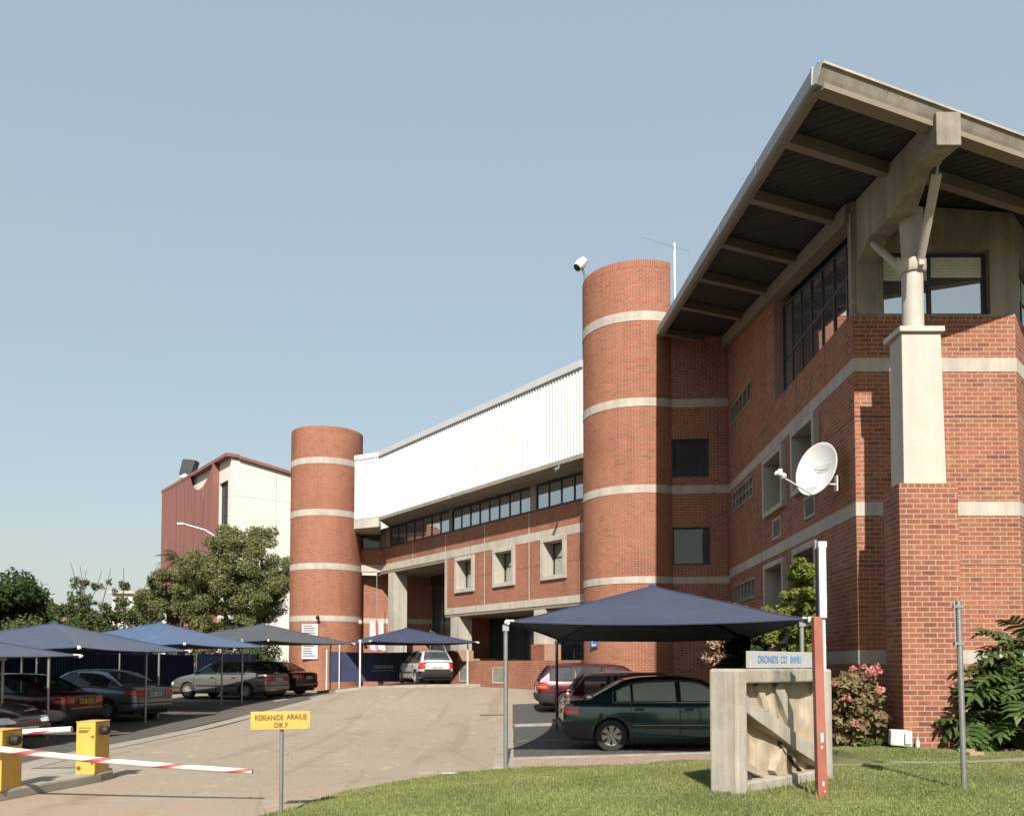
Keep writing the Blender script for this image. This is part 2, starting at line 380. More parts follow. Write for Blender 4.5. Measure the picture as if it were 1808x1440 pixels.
def core(name, wall, z0, z1, holes, parent, mat=None, reveal=0.3, top=None, thick=0.25):
    """wall body behind the bricks, with openings and their reveals"""
    b = MB(); off = -0.0025
    us = sorted({0.0, wall.L} | {x for h in holes for x in (h[0], h[1]) if 0 < x < wall.L}); zs = sorted({z0, z1} | {x for h in holes for x in (h[2], h[3]) if z0 < x < z1})
    for a, c in zip(us[:-1], us[1:]):
        for e, g in zip(zs[:-1], zs[1:]):
            um, zm = (a + c) / 2, (e + g) / 2
            if any(h[0] < um < h[1] and h[2] < zm < h[3] for h in holes): continue
            gl, gr = (min(g, top(a)), min(g, top(c))) if top else (g, g)
            if max(gl, gr) <= e: continue
            b.add([wall.P(a, e, off), wall.P(c, e, off), wall.P(c, gr, off), wall.P(a, gl, off)], [(0, 1, 2, 3)])
            ka, kc = max(a, thick + .06), min(c, wall.L - thick - .06)      # the rear skin stops short of the corners
            if kc > ka: b.add([wall.P(ka, e, -thick), wall.P(kc, e, -thick), wall.P(kc, gr, -thick), wall.P(ka, gl, -thick)], [(3, 2, 1, 0)])
    for h in holes:
        a, c, e, g = h[:4]; d = -thick
        if c - a > wall.L * 0.98: continue
        b.add([wall.P(a, e, off), wall.P(a, g, off), wall.P(a, g, d), wall.P(a, e, d)], [(0, 1, 2, 3)])
        b.add([wall.P(c, e, off), wall.P(c, g, off), wall.P(c, g, d), wall.P(c, e, d)], [(3, 2, 1, 0)])
        b.add([wall.P(a, e, off), wall.P(c, e, off), wall.P(c, e, d), wall.P(a, e, d)], [(0, 1, 2, 3)][::1])
        b.add([wall.P(a, g, off), wall.P(c, g, off), wall.P(c, g, d), wall.P(a, g, d)], [(3, 2, 1, 0)])
    return b.build(name, mat or m_mortar, parent)
def wbox(b, w, u0, u1, z0, z1, o0, o1):
    return b.hexa([w.P(u0, z0, o1), w.P(u1, z0, o1), w.P(u1, z0, o0), w.P(u0, z0, o0), w.P(u0, z1, o1), w.P(u1, z1, o1), w.P(u1, z1, o0), w.P(u0, z1, o0)])
def band(w, u0, u1, z0, z1, parent, mat=None, proud=0.006, name='concrete_band'):
    b = MB(); n = max(1, int((u1 - u0) / 3.2))
    for i in range(n):
        a = u0 + (u1 - u0) * i / n + (0.004 if i else 0); c = u0 + (u1 - u0) * (i + 1) / n - (0.004 if i < n - 1 else 0)
        wbox(b, w, a, c, z0, z1, -0.06, proud)
    return b.build(name, mat or m_conc, parent)
def glazing(w, u0, u1, z0, z1, parent, cols, rows=(), recess=0.12, fw=0.05, glass=None, room=1.6, name='window', topf=None, frame=None, sill=False):
    """framed window: frame mesh with pane, room and mullion children; cols/rows are the inner bar positions"""
    b = MB(); o0, o1 = -recess - 0.05, -recess + 0.012
    T = topf or (lambda u: z1)
    def vbar(a, c): b.hexa([w.P(a, z0, o1), w.P(c, z0, o1), w.P(c, z0, o0), w.P(a, z0, o0), w.P(a, T(a), o1), w.P(c, T(c), o1), w.P(c, T(c), o0), w.P(a, T(a), o0)])
    vbar(u0, u0 + fw); vbar(u1 - fw, u1)
    wbox(b, w, u0 + fw, u1 - fw, z0, z0 + fw, o0, o1)
    a, c = u0 + fw, u1 - fw
    b.hexa([w.P(a, T(a) - fw, o1), w.P(c, T(c) - fw, o1), w.P(c, T(c) - fw, o0), w.P(a, T(a) - fw, o0), w.P(a, T(a), o1), w.P(c, T(c), o1), w.P(c, T(c), o0), w.P(a, T(a), o0)])
    fr = b.build(name, frame or m_frame, parent)
    ed = [u0] + list(cols) + [u1]
    for cx in cols:
        m = MB(); a, c = cx - fw / 2, cx + fw / 2
        m.hexa([w.P(a, z0 + fw, o1 - .003), w.P(c, z0 + fw, o1 - .003), w.P(c, z0 + fw, o0), w.P(a, z0 + fw, o0), w.P(a, T(a) - fw, o1 - .003), w.P(c, T(c) - fw, o1 - .003), w.P(c, T(c) - fw, o0), w.P(a, T(a) - fw, o0)])
        m.build('mullion', frame or m_frame, fr)
    for rz in rows:
        m = MB(); wbox(m, w, u0 + fw, u1 - fw, rz - fw / 2, rz + fw / 2, o0 + .004, o1 - .006); m.build('transom', frame or m_frame, fr)
    zz = [z0] + list(rows) + [None]
    for a, c in zip(ed[:-1], ed[1:]):
        for e, g in zip(zz[:-1], zz[1:]):
            gl, gr = (T(a), T(c)) if g is None else (g, g)
            tl = RNG.uniform(-0.004, 0.004, 2); q = MB()
            q.hexa([w.P(a, e, -recess - .02 + tl[0]), w.P(c, e, -recess - .02 + tl[1]), w.P(c, e, -recess - .026 + tl[1]), w.P(a, e, -recess - .026 + tl[0]),
                    w.P(a, gl, -recess - .02 + tl[0] + tl[1]), w.P(c, gr, -recess - .02 + tl[1] * 2), w.P(c, gr, -recess - .026 + tl[1] * 2), w.P(a, gl, -recess - .026 + tl[0] + tl[1])])
            q.build('pane', glass or m_glass, fr)
    if room:
        b = MB(); d0, d1 = -recess - 0.06, -recess - 0.06 - room; tz = max(T(u0), T(u1)) + .02
        p = [w.P(u0, z0, d0), w.P(u1, z0, d0), w.P(u1, tz, d0), w.P(u0, tz, d0), w.P(u0, z0, d1), w.P(u1, z0, d1), w.P(u1, tz, d1), w.P(u0, tz, d1)]
        b.add(p, [(4, 5, 6, 7), (0, 4, 7, 3), (1, 2, 6, 5), (0, 1, 5, 4), (3, 7, 6, 2)]); b.build('room_interior', m_room, fr)
    return fr

# ------------------------------------------------------------------ ground
def sstep(a, b, x):
    t = np.clip((np.asarray(x, float) - a) / (b - a), 0, 1); return t * t * (3 - 2 * t)
def gh(x, y): return (0.42 + 0.33 * sstep(-9, -5, x)) * sstep(20, 36, y)
def gz(x, y): return float(gh(x, y))
def sheet(name, xs, ys, zoff, mat, mask=None):
    X, Y = np.meshgrid(xs, ys); Z = gh(X, Y) + zoff
    V = np.stack([X, Y, Z], -1).reshape(-1, 3); nx = len(xs); ny = len(ys)
    i, j = np.meshgrid(np.arange(nx - 1), np.arange(ny - 1)); a = (j * nx + i).ravel()
    F = np.stack([a, a + 1, a + nx + 1, a + nx], 1)
    if mask is not None:
        c = V[F].mean(1); F = F[mask(c[:, 0], c[:, 1])]
    o = np_mesh(name, V, F, mat, smooth=True); o['kind'] = 'structure'; return o
m_earth = M('dry_earth', (0.16, 0.13, 0.09), 0.95, 0.2, 0.3)
# the worn concrete of the car park: pale scuffs, rust-red dust washed along the verge
m_lot, t, b = new_mat('worn_lot_surface')
g = nd(t, 'ShaderNodeNewGeometry')
base = ramp(t, noise(t, 0.35, 7, 0.65), [(0.3, (0.241, 0.199, 0.150)), (0.55, (0.293, 0.244, 0.185)), (0.75, (0.281, 0.253, 0.206))])
base = mix(t, 0.45, base, ramp(t, noise(t, 9, 6, 0.7), [(0.3, (0.210, 0.174, 0.129)), (0.7, (0.359, 0.298, 0.224))]))
scuff = ramp(t, noise(t, 2.6, 2.5, 0.5), [(0.635, 0.0), (0.68, 1.0)])
base = mix(t, mix(t, 0.6, (0, 0, 0), scuff), base, (0.404, 0.359, 0.299))
dust = noise(t, 0.5, 5, 0.6)
gr = nd(t, 'ShaderNodeSeparateXYZ'); t.links.new(g.outputs['Position'], gr.inputs[0])
mr = nd(t, 'ShaderNodeMapRange'); mr.inputs[1].default_value = 13.2; mr.inputs[2].default_value = 9.0; t.links.new(gr.outputs[1], mr.inputs[0])
mm = nd(t, 'ShaderNodeMath', operation='MULTIPLY'); t.links.new(mr.outputs[0], mm.inputs[0]); t.links.new(ramp(t, dust, [(0.35, 0.0), (0.65, 1.0)]), mm.inputs[1])
base = mix(t, mm.outputs[0], base, (0.329, 0.217, 0.135))
oil = ramp(t, noise(t, 0.8, 4, 0.6), [(0.60, 1.0), (0.74, 0.72)])
base = mix(t, 1.0, base, oil, 'MULTIPLY')
trk = ramp(t, noise(t, 0.9, 3, 0.5, stretch=(2.2, 0.10, 1)), [(0.56, 1.0), (0.66, 0.86)])
base = mix(t, 1.0, base, trk, 'MULTIPLY')
crk = nd(t, 'ShaderNodeTexVoronoi', feature='DISTANCE_TO_EDGE', Scale=0.22); t.links.new(g.outputs['Position'], crk.inputs['Vector'])
base = mix(t, ramp(t, crk.outputs['Distance'], [(0.0, 0.35), (0.006, 0.0)]), base, (0.14, 0.12, 0.10))
t.links.new(base, b.inputs['Base Color']); b.inputs['Roughness'].default_value = 0.9; b.inputs['Specular IOR Level'].default_value = 0.25
bump(t, b, noise(t, 45, 5, 0.7), 0.5, 0.008)

far = np.concatenate([-np.geomspace(700, 46, 14), np.linspace(-40, 40, 41), np.geomspace(46, 700, 14)])
fy = np.concatenate([[-300, -60, -20, -5], np.linspace(0, 60, 31), np.geomspace(70, 900, 12)])
sheet('ground', far, fy, -0.06, m_earth)
sheet('car_park', np.linspace(-34, 16, 101), np.linspace(-6, 48, 109), 0.0, m_lot)

# lawn
_bx = np.array([-6, -5, -4, -3.2, -2.76, -2.2, -1.66, -0.9, -0.1, 1.5, 3.4, 5.0, 6.6, 8.0, 11, 16])
_by = np.array([-2, 2, 5.5, 8.1, 9.34, 11.0, 12.2, 13.05, 13.65, 14.15, 14.55, 14.5, 14.3, 13.7, 13.3, 13.2])
def lawn_edge(x): return np.interp(x, _bx, _by) + 0.05 * np.sin(np.asarray(x) * 5.1) + 0.03 * np.sin(np.asarray(x) * 13.7)
def lawn_z(x, y):
    d = np.minimum((lawn_edge(x) - y), (np.asarray(x) + 4.6) * 1.2)
    h = 0.27 * sstep(0.0, 2.4, (lawn_edge(x) - y) * 0.55 + 0.15 * np.clip(np.asarray(x), 0, 3))
    h = np.where(np.asarray(x) > 5.3, 0.27, h)
    return h + 0.012 * np.sin(np.asarray(x) * 2.3) * np.sin(np.asarray(y) * 1.9) + 0.012
xs = np.linspace(-6, 16, 111); rows = []
for k in np.linspace(0, 1, 60):
    ye = lawn_edge(xs); y = -2.2 + (ye + 2.2) * k; rows.append(np.stack([xs, y, lawn_z(xs, y) - 0.02 * (k > 0.99)], 1))
V = np.concatenate(rows); nx = len(xs); i, j = np.meshgrid(np.arange(nx - 1), np.arange(59)); a = (j * nx + i).ravel()
m_turf = M('turf', (0.17, 0.18, 0.07), 0.95, 0.3, 2.5, c2=(0.27, 0.235, 0.12), bs=70, bst=0.9)
o = np_mesh('lawn', V, np.stack([a, a + 1, a + nx + 1, a + nx], 1), m_turf, smooth=True); o['kind'] = 'structure'
# worn dirt path over the lawn, right side
pm = M('trodden_path', (0.30, 0.25, 0.175), 0.95, 0.2, 5, bs=50, bst=0.5)
px_ = np.linspace(4.3, 14, 60); wv = 0.20 + 0.07 * np.sin(px_ * 1.7); cy_ = 12.25 + 0.18 * np.sin(px_ * 0.9)
rows = [np.stack([px_, cy_ + wv * s_, lawn_z(px_, cy_ + wv * s_) + 0.012], 1) for s_ in (-1, -0.3, 0.3, 1)]
V = np.concatenate(rows); nx = 60; i, j = np.meshgrid(np.arange(nx - 1), np.arange(3)); a = (j * nx + i).ravel()
o = np_mesh('path', V, np.stack([a, a + 1, a + nx + 1, a + nx], 1), pm, smooth=True); o['kind'] = 'structure'
# planting bed along the wall
def bed():
    b = MB(); xs = np.linspace(5.15, 16, 45); rows = []
    for k in np.linspace(0, 1, 8):
        ye = np.where(xs < 6.75, 27.4, np.where(xs < 9.9, 16.5, 19.0)); y0 = lawn_edge(xs) - 0.08
        y = y0 + (ye - y0) * k ** 1.6
        z = 0.27 + 0.03 * np.sin(xs * 3 + y * 2) + 0.0 * y
        rows.append(np.stack([xs, y, z + 0.01 - 0.30 * (k < 0.01)], 1))
    b.grid(rows); o = b.build('flower_bed_soil', m_soil, None, 'all'); o['kind'] = 'structure'
bed()
# grass blades (nobody could count them)
def grass(n, name, hmin, hmax, ymin, ymax, seed, dens=None):
    r = np.random.default_rng(seed); x = r.uniform(-4.5, 11.5, n * 3); y = ymin + (ymax - ymin) * r.random(n * 3) ** 1.25
    ok = (y < lawn_edge(x) + 0.03) & (np.abs(x) < 0.64 * y + 0.4) & ~((np.abs(y - (12.25 + 0.18 * np.sin(x * 0.9))) < 0.17 + 0.06 * np.sin(7 * x)) & (x > 4.3))
    if dens is not None: ok &= dens(x, y, r)
    x, y = x[ok][:n], y[ok][:n]; n = len(x); z = lawn_z(x, y) - 0.006
    h = r.uniform(hmin, hmax, n) * (0.7 + 0.6 * (np.sin(x * 1.9 + 1.3 * y) * np.sin(y * 2.7 - x) * 0.5 + 0.5)); a = r.uniform(0, 2 * np.pi, n); w = r.uniform(0.0035, 0.0065, n)
    ln = r.uniform(0.15, 0.9, n) * h; la = r.uniform(0, 2 * np.pi, n)
    dx, dy = np.cos(a) * w, np.sin(a) * w; lx, ly = np.cos(la) * ln, np.sin(la) * ln
    V = np.stack([np.stack([x - dx, y - dy, z], 1), np.stack([x + dx, y + dy, z], 1),
                  np.stack([x + dx * .7 + lx * .4, y + dy * .7 + ly * .4, z + h * .62], 1), np.stack([x - dx * .7 + lx * .4, y - dy * .7 + ly * .4, z + h * .62], 1),
                  np.stack([x + lx, y + ly, z + h], 1)], 1).reshape(-1, 3)
    k = np.arange(n)[:, None] * 5
    F = np.concatenate([k + np.array([[0, 1, 2]]), k + np.array([[0, 2, 3]]), k + np.array([[3, 2, 4]])])
    o = np_mesh(name, V, F, m_grass); o['kind'] = 'stuff'; o['label'] = 'short sunlit grass covering the sloping lawn'
grass(250000, 'grass', 0.014, 0.040, 7.6, 14.7, 3)
# longer tufts round the foot of the monument block and the posts
grass(5000, 'grass_tufts', 0.06, 0.14, 8.0, 12.6, 5, lambda x, y, r: ((np.abs((y - 9.04) - (x - 2.39) * 0.895 + 0.10) < 0.20) & (x > 2.0) & (x < 4.1) | ((x - 3.26) ** 2 + (y - 9.0) ** 2 < 0.06) | ((x - 4.97) ** 2 + (y - 9.4) ** 2 < 0.04) | ((y > lawn_edge(x) - 0.08) & (x < 4))))

# fallen leaves and paper scraps on lawn and lot
def scraps():
    b = MB()
    for k in range(150):
        x = random.uniform(-5, 9); y = random.uniform(8.3, 19)
        if abs(x) > 0.6 * y or (y > 14.5 and x > 0): continue
        z = float(lawn_z(x, y)) + 0.05 if y < lawn_edge(x) else gz(x, y) + 0.006
        s_ = random.uniform(0.012, 0.032); a = random.uniform(0, 6.3); c, q = math.cos(a) * s_, math.sin(a) * s_
        b.add([(x - c, y - q, z), (x + q * .5, y - c * .5, z + .012), (x + c, y + q, z + .004), (x - q * .5, y + c * .5, z + .009)], [(0, 1, 2), (0, 2, 3)])
    o = b.build('fallen_leaves', m_deadleaf); o['kind'] = 'stuff'; o['label'] = 'small brown leaves scattered over lawn and tarmac'
scraps()

# paving under the front canopy: dark bay pavers and the strip of pink pavers along the lawn
m_paver_pink = M('pink_paver', (0.40, 0.295, 0.225), 0.9, 0.16, 7, bs=60, bst=0.3)
m_paver_dark = M('charcoal_paver', (0.085, 0.083, 0.080), 0.85, 0.25, 6, bs=60, bst=0.3)
m_paver_bed = M('sandy_joint', (0.27, 0.235, 0.18), 0.95, 0.15, 10)
m_kerb = M('concrete_kerb', (0.40, 0.36, 0.29), 0.9, 0.14, 3, c2=(0.31, 0.27, 0.21), bs=50, bst=0.3)
def paving(rname, o, ux, length, width, pl, pw, mat, near_first, zoff, xmin=-99):
    ux = Vector((ux[0], ux[1], 0)).normalized(); uy = Vector((-ux.y, ux.x, 0)); rz = math.atan2(ux.y, ux.x)
    nu, nv = max(2, int(length)), max(2, int(width)); rows = []
    for j in range(nv + 1):
        rows.append([(max(xmin, o[0] + ux.x * length * i / nu + uy.x * width * j / nv), o[1] + ux.y * length * i / nu + uy.y * width * j / nv,
                      gz(o[0] + ux.x * length * i / nu + uy.x * width * j / nv, o[1] + ux.y * length * i / nu + uy.y * width * j / nv) + zoff) for i in range(nu + 1)])
    bed_ = MB().grid(rows).build(rname, m_paver_bed); bed_['kind'] = 'structure'
    P = []
    for j in range(int(width / pw)):
        k0 = (j % 2) * 0.5 * pl
        u = -k0
        while u < length:
            a, c = max(0, u, (xmin - o[0] - uy.x * (j + .5) * pw) / ux.x), min(length, u + pl)
            if c - a > 0.04: jw = .006 if mat is m_paver_pink else .011; P.append((a + jw, c - jw, j * pw + jw, (j + 1) * pw - jw))
            u += pl
    cm = {}; P.sort(key=lambda q: (q[2], q[0]) if near_first else 0)
    st = MB()
    for n_, (a, c, e, f) in enumerate(P):
        p = Vector((o[0], o[1], 0)) + ux * ((a + c) / 2) + uy * ((e + f) / 2); z = gz(p.x, p.y) + zoff + random.uniform(0.003, 0.007)
        if n_ < 300:
            key = (round(c - a, 3), round(f - e, 3))
            if key not in cm:
                q = MB(); w, h = (c - a) / 2, (f - e) / 2; s_ = .004
                q.add([(-w, -h, -.01), (w, -h, -.01), (w, h, -.01), (-w, h, -.01), (-w + s_, -h + s_, .004), (w - s_, -h + s_, .004), (w - s_, h - s_, .004), (-w + s_, h - s_, .004)],
                      [(4, 5, 6, 7), (0, 1, 5, 4), (1, 2, 6, 5), (2, 3, 7, 6), (3, 0, 4, 7)]); cm[key] = q.mesh('paver', mat)
            ob = bpy.data.objects.new('paver', cm[key]); COL.objects.link(ob); ob.parent = bed_; ob.location = (p.x, p.y, z); ob.rotation_euler = (0, 0, rz)
        else:
            q = [Vector((o[0], o[1], 0)) + ux * x + uy * y for x, y in ((a, e), (c, e), (c, f), (a, f))]
            st.add([(v.x, v.y, gz(v.x, v.y) + zoff + .004) for v in q] + [(v.x, v.y, gz(v.x, v.y) + zoff + .009) for v in q], [(4, 5, 6, 7), (0, 1, 5, 4), (1, 2, 6, 5), (2, 3, 7, 6), (3, 0, 4, 7)])
    if st.v:
        ob = st.build('paver_field', mat, bed_); ob['kind'] = 'stuff'
    return bed_
paving('paver_strip', (-0.02, 13.62), (1.0, 0.27), 6.4, 1.18, 0.22, 0.11, m_paver_pink, True, 0.022)
paving('parking_bay', (0.02, 15.06), (1.0, 0.27), 8.6, 12.5, 0.21, 0.21, m_paver_dark, True, 0.022, 0.02)
k = MB(); k.bar((-0.05, 14.93, 0.02), (5.9, 16.53, 0.02), 0.13, 0.06); o = k.build('kerb', m_kerb); o['kind'] = 'structure'
k = MB(); k.bar((-0.14, 13.75, 0.014), (-0.14, 22.0, 0.03), 0.34, 0.05); o = k.build('concrete_edging', m_kerb); o['kind'] = 'structure'
# faded bay lines and the wheel stop in the bay
ml_ = M('faded_line_paint', (0.42, 0.36, 0.22), 0.9, 0.2, 8)
for (x0, y0, x1, y1, mt_) in ((0.10, 18.3, 1.2, 18.6, ml_), (0.10, 26.2, 2.2, 26.75, ml_), (-14, 22.3, -9.7, 21.0, ml_), (-13.2, 29.6, -8.8, 28.2, ml_)):
    q = MB(); n_ = 8; d_ = Vector((x1 - x0, y1 - y0, 0)); s_ = Vector((-d_.y, d_.x, 0)).normalized() * 0.05
    q.grid([[(x0 + d_.x * i / n_ + s_.x * w, y0 + d_.y * i / n_ + s_.y * w, gz(x0 + d_.x * i / n_, y0 + d_.y * i / n_) + 0.04) for i in range(n_ + 1)] for w in (-1, 1)])
    o = q.build('bay_line', mt_); o['kind'] = 'structure'
k = MB(); k.bar((0.05, 22.3, 0.08), (1.4, 22.66, 0.10), 0.22, 0.09); o = k.build('bay_kerb', m_kerb); o['kind'] = 'structure'
# left parking apron: gutter strip along the bays
q = MB(); pts = [(-7.6, 11.0), (-8.15, 16), (-8.1, 21), (-7.8, 26), (-7.0, 31), (-5.6, 35.6)]
q.grid([[(x + s_ * 0.22, y, gz(x, y) + 0.008) for x, y in pts] for s_ in (-1, 1)])
o = q.build('gutter_strip', M('pale_gutter_concrete', (0.38, 0.335, 0.27), 0.9, 0.1, 4)); o['kind'] = 'structure'
m_bay = M('bay_asphalt', (0.12, 0.105, 0.085), 0.9, 0.2, 3, bs=60, bst=0.4)
q = MB(); rows = []
for s_ in np.linspace(0, 1, 6): rows.append([(x - 0.35 - 6.6 * s_, y, gz(x - 0.35 - 6.6 * s_, y) + 0.006) for x, y in pts])
o = q.grid(rows).build('parking_apron', m_bay); o['kind'] = 'structure'
# raised kerbed terrace below the far canopy
tp = [(-7.3, 35.2), (-6.0, 35.0), (-4.0, 35.75), (-1.3, 36.6), (-1.9, 38.0), (-4.6, 42.0), (-8.0, 43.0), (-8.6, 37.5)]
o = MB().poly_prism([(x, y, gz(x, y) - 0.1) for x, y in tp], (0, 0, 0.22)).build('raised_terrace', m_kerb); o['kind'] = 'structure'
GT = lambda x, y: gz(x, y) + 0.12
# traffic island for the barrier
isl = [(-6.30, 10.2), (-5.86, 12.2), (-5.86, 12.55), (-5.98, 12.8), (-6.2, 12.95), (-7.1, 13.0), (-7.9, 10.0), (-8.2, 6.0), (-7.2, 6.0)]
o = MB().poly_prism([(x, y, -0.02) for x, y in isl], (0, 0, 0.15)).build('traffic_island', m_kerb, bevel=0.03); o['kind'] = 'structure'

# ------------------------------------------------------------------ office wing (right)
def zp(x, y): return 12.5413 - 0.06974 * (x - 4.8992) + 0.16006 * (y - 27.6)     # underside of the tilted roof
C1, C2, C3, C4 = (6.61, 16.2), (7.14, 27.72), (9.76, 16.2), (13.2, 20.0)
wing = root('office_building', (8.5, 20.5, 0.27), 'red brick office wing with pale concrete bands and a big tilted overhanging roof', 'building')
WL, WF, WS, WB = Wall(C2, C1), Wall(C1, C3), Wall(C3, C4), Wall((5.30, 27.9), C2)
BANDS = [(1.69, 1.95), (4.53, 4.80), (7.33, 7.60)]
uY = lambda Y: (27.72 - Y) * WL.L / 11.52
def bholes(w, lst): return [(-1, w.L + 1, a, b) for a, b in lst]
GRV = [(3.575, 3.595), (6.44, 6.46)]
# left wall
vents = [(27.25, 24.45, 9.38, 10.02), (27.2, 24.4, 6.56, 7.2), (27.1, 24.3, 3.62, 4.22)]
boxw = [(22.9, 20.96, 5.62, 7.2), (20.17, 18.36, 5.66, 7.22), (22.9, 20.96, 2.2, 4.36), (20.17, 18.36, 2.3, 4.4)]
ac = [(22.3, 21.5, 4.95, 5.47), (19.5, 18.7, 5.0, 5.5)]
lh = [(uY(a), uY(b), c, d) for a, b, c, d in vents + boxw + ac]
longw = (uY(21.95), uY(16.42), 8.52, 12.0)
topL = lambda u: zp(*WL.P(u, 0)[:2]) - 0.12
vj = [(uY(y) - .01, uY(y) + .01, 0.2, 7.33) for y in (23.6, 20.55)] + [(uY(y) - .01, uY(y) + .01, 7.6, z) for y, z in ((23.3, 12), (20.0, 8.5), (17.9, 8.5))]
holesL = lh + [longw] + bholes(WL, BANDS + GRV) + vj
wl = core('brick_wall', WL, 0.1, 13, lh + [longw], wing, top=topL, thick=0.45)
brick_stuff('brickwork', layout(WL.L, 0.1, 12.7, holesL, topL), WL.map, wl, flush=True)
for a, b_ in BANDS: band(WL, 0, WL.L, a, b_, wl)
def groove(w, pieces, parent):
    for (u0, u1, z0, z1) in pieces: jm = MB(); wbox(jm, w, u0, u1, z0, z1, -.03, -.0019); jm.build('expansion_joint', m_joint, parent)
groove(WL, [(h[0], h[1], h[2], min(h[3], topL(h[0]))) for h in vj], wl)
for a, b_ in GRV: groove(WL, [(p, q, a, b_) for p, q in cut(0, WL.L, [(h[0], h[1]) for h in lh if h[2] < a < h[3]])], wl)
# clerestory strip with sloping head
headL = lambda u: zp(*WL.P(u, 0)[:2]) - 0.42
glazing(WL, longw[0], longw[1], 8.52, 12, wing, [longw[0] + (longw[1] - longw[0]) * i / 7 for i in range(1, 7)], [9.62], recess=0.25, fw=0.07, topf=headL, name='window', room=0.22)
# vent grilles cast in concrete
def vent_block(w, u0, u1, z0, z1, n, two, parent):
    b = MB(); t = 0.07
    wbox(b, w, u0, u1, z0, z0 + t, -.30, .02); wbox(b, w, u0, u1, z1 - t, z1, -.30, .02)
    for i in range(n + 1):
        c = u0 + t / 2 + (u1 - u0 - t) * i / n; wbox(b, w, c - t / 2, c + t / 2, z0 + t, z1 - t, -.30, .014)
    if two: wbox(b, w, u0 + t, u1 - t, (z0 + z1) / 2 - .025, (z0 + z1) / 2 + .025, -.28, .006)
    v = b.build('vent_block', m_conc_raw, parent); q = MB(); wbox(q, w, u0, u1, z0, z1, -.33, -.301); q.build('vent_backing', m_room, v)
for (a, c, z0, z1), n, tw in zip(vents, (5, 6, 6), (False, True, False)): vent_block(WL, uY(a), uY(c), z0, z1, n, tw, wing)
def box_window(w, u0, u1, z0, z1, parent, proud=0.13, depth=0.42, bw=0.14, mat=None, split=True):
    b = MB()
    for p in ((u0, u1, z1 - bw, z1), (u0, u1, z0, z0 + bw)): wbox(b, w, *p, -depth, proud)
    for p in ((u0, u0 + bw, z0 + bw, z1 - bw), (u1 - bw, u1, z0 + bw, z1 - bw)): wbox(b, w, *p, -depth, proud)
    s = b.build('window_surround', mat or m_conc, parent, bevel=0.012)
    glazing(w, u0 + bw, u1 - bw, z0 + bw, z1 - bw, s, [], [z0 + (z1 - z0) * 0.55] if split else [], recess=depth - 0.06, fw=0.05, room=0.9, name='window')
    return s
def box_window2(w, u0, u1, z0, z1, parent, **k):     # building > window > parts: frame children move up one level
    s = box_window(w, u0, u1, z0, z1, parent, **k)
    for wn in list(s.children):
        for ch in list(wn.children): ch.parent = s
    return s
for (a, c, z0, z1) in boxw: box_window2(WL, uY(a), uY(c), z0, z1, wing, mat=m_conc)
def grille(w, u0, u1, z0, z1, n, parent, proud=0.02):
    b = MB(); t = .05
    for p in ((u0, u1, z0, z0 + t), (u0, u1, z1 - t, z1)): wbox(b, w, *p, -.2, proud)
    for p in ((u0, u0 + t, z0 + t, z1 - t), (u1 - t, u1, z0 + t, z1 - t)): wbox(b, w, *p, -.2, proud)
    g = b.build('air_grille', m_conc, parent); s = MB(); h = (z1 - z0 - 2 * t) / n
    for i in range(n):
        za = z0 + t + h * i
        s.hexa([w.P(u0 + t, za, .01), w.P(u1 - t, za, .01), w.P(u1 - t, za + h * .5, -.05), w.P(u0 + t, za + h * .5, -.05), w.P(u0 + t, za + h * .3, .01), w.P(u1 - t, za + h * .3, .01), w.P(u1 - t, za + h * .8, -.05), w.P(u0 + t, za + h * .8, -.05)])
    s.build('slat', m_conc, g); q = MB(); wbox(q, w, u0, u1, z0, z1, -.22, -.2); q.build('vent_backing', m_room, g)
for (a, c, z0, z1) in ac: grille(WL, uY(a), uY(c), z0, z1, 9, wing)
b = MB(); u0_, u1_ = WL.L - .16, WL.L - .003
b.hexa([WL.P(u0_, 8.44, .012), WL.P(u1_, 8.44, .012), WL.P(u1_, 8.44, -.2), WL.P(u0_, 8.44, -.2), WL.P(u0_, topL(u0_), .012), WL.P(u1_, topL(u1_), .012), WL.P(u1_, topL(u1_), -.2), WL.P(u0_, topL(u0_), -.2)])
b.build('concrete_mullion', m_conc_raw, wing)
# front facet: brick below, concrete frame with blinds above
holesF = bholes(WF, BANDS + GRV)
wf = core('brick_wall', WF, 0.1, 8.43, [], wing)
pcs = layout(WF.L, 0.1, 8.43, holesF, header_rows=(0,))
big = sorted([p for p in pcs if p[1] - p[0] > .2 and p[0] > 0.95 and p[2] > 2.2], key=lambda p: (-p[2]))[:300]
bs = set(big); brick_objects(big, WF, wf)
brick_stuff('brickwork', [p for p in pcs if p not in bs], WF.map, wf)
for a, b_ in BANDS: band(WF, 0, WF.L, a, b_, wf)
groove(WF, [(0, WF.L, a, b_) for a, b_ in GRV], wf)
topF = lambda w: (lambda u: zp(*w.P(u, 0)[:2]) + 0.1)
fw_ = (0.60, 2.68, 8.46, 9.74)
uc = core('concrete_frame', WF, 8.43, 13, [fw_], wing, mat=m_conc_raw, top=topF(WF), thick=0.3)
gf = glazing(WF, *fw_, wing, [1.57], [], recess=0.16, fw=0.075, glass=m_glass_front)
q = MB(); wbox(q, WF, .66, 1.55, 9.12, 9.18, -.21, -.149); q.build('transom', m_frame, gf)
for (a, c, n) in ((.67, 1.53, 9), (1.61, 2.6, 7)):
    q = MB()
    for i in range(n):
        z = 9.66 - i * 0.058
        q.hexa([WF.P(a, z - .054, -.158), WF.P(c, z - .054, -.158), WF.P(c, z - .054, -.166), WF.P(a, z - .054, -.166), WF.P(a, z, -.164), WF.P(c, z, -.164), WF.P(c, z, -.170), WF.P(a, z, -.170)])
    q.build('blind', m_blind, gf)
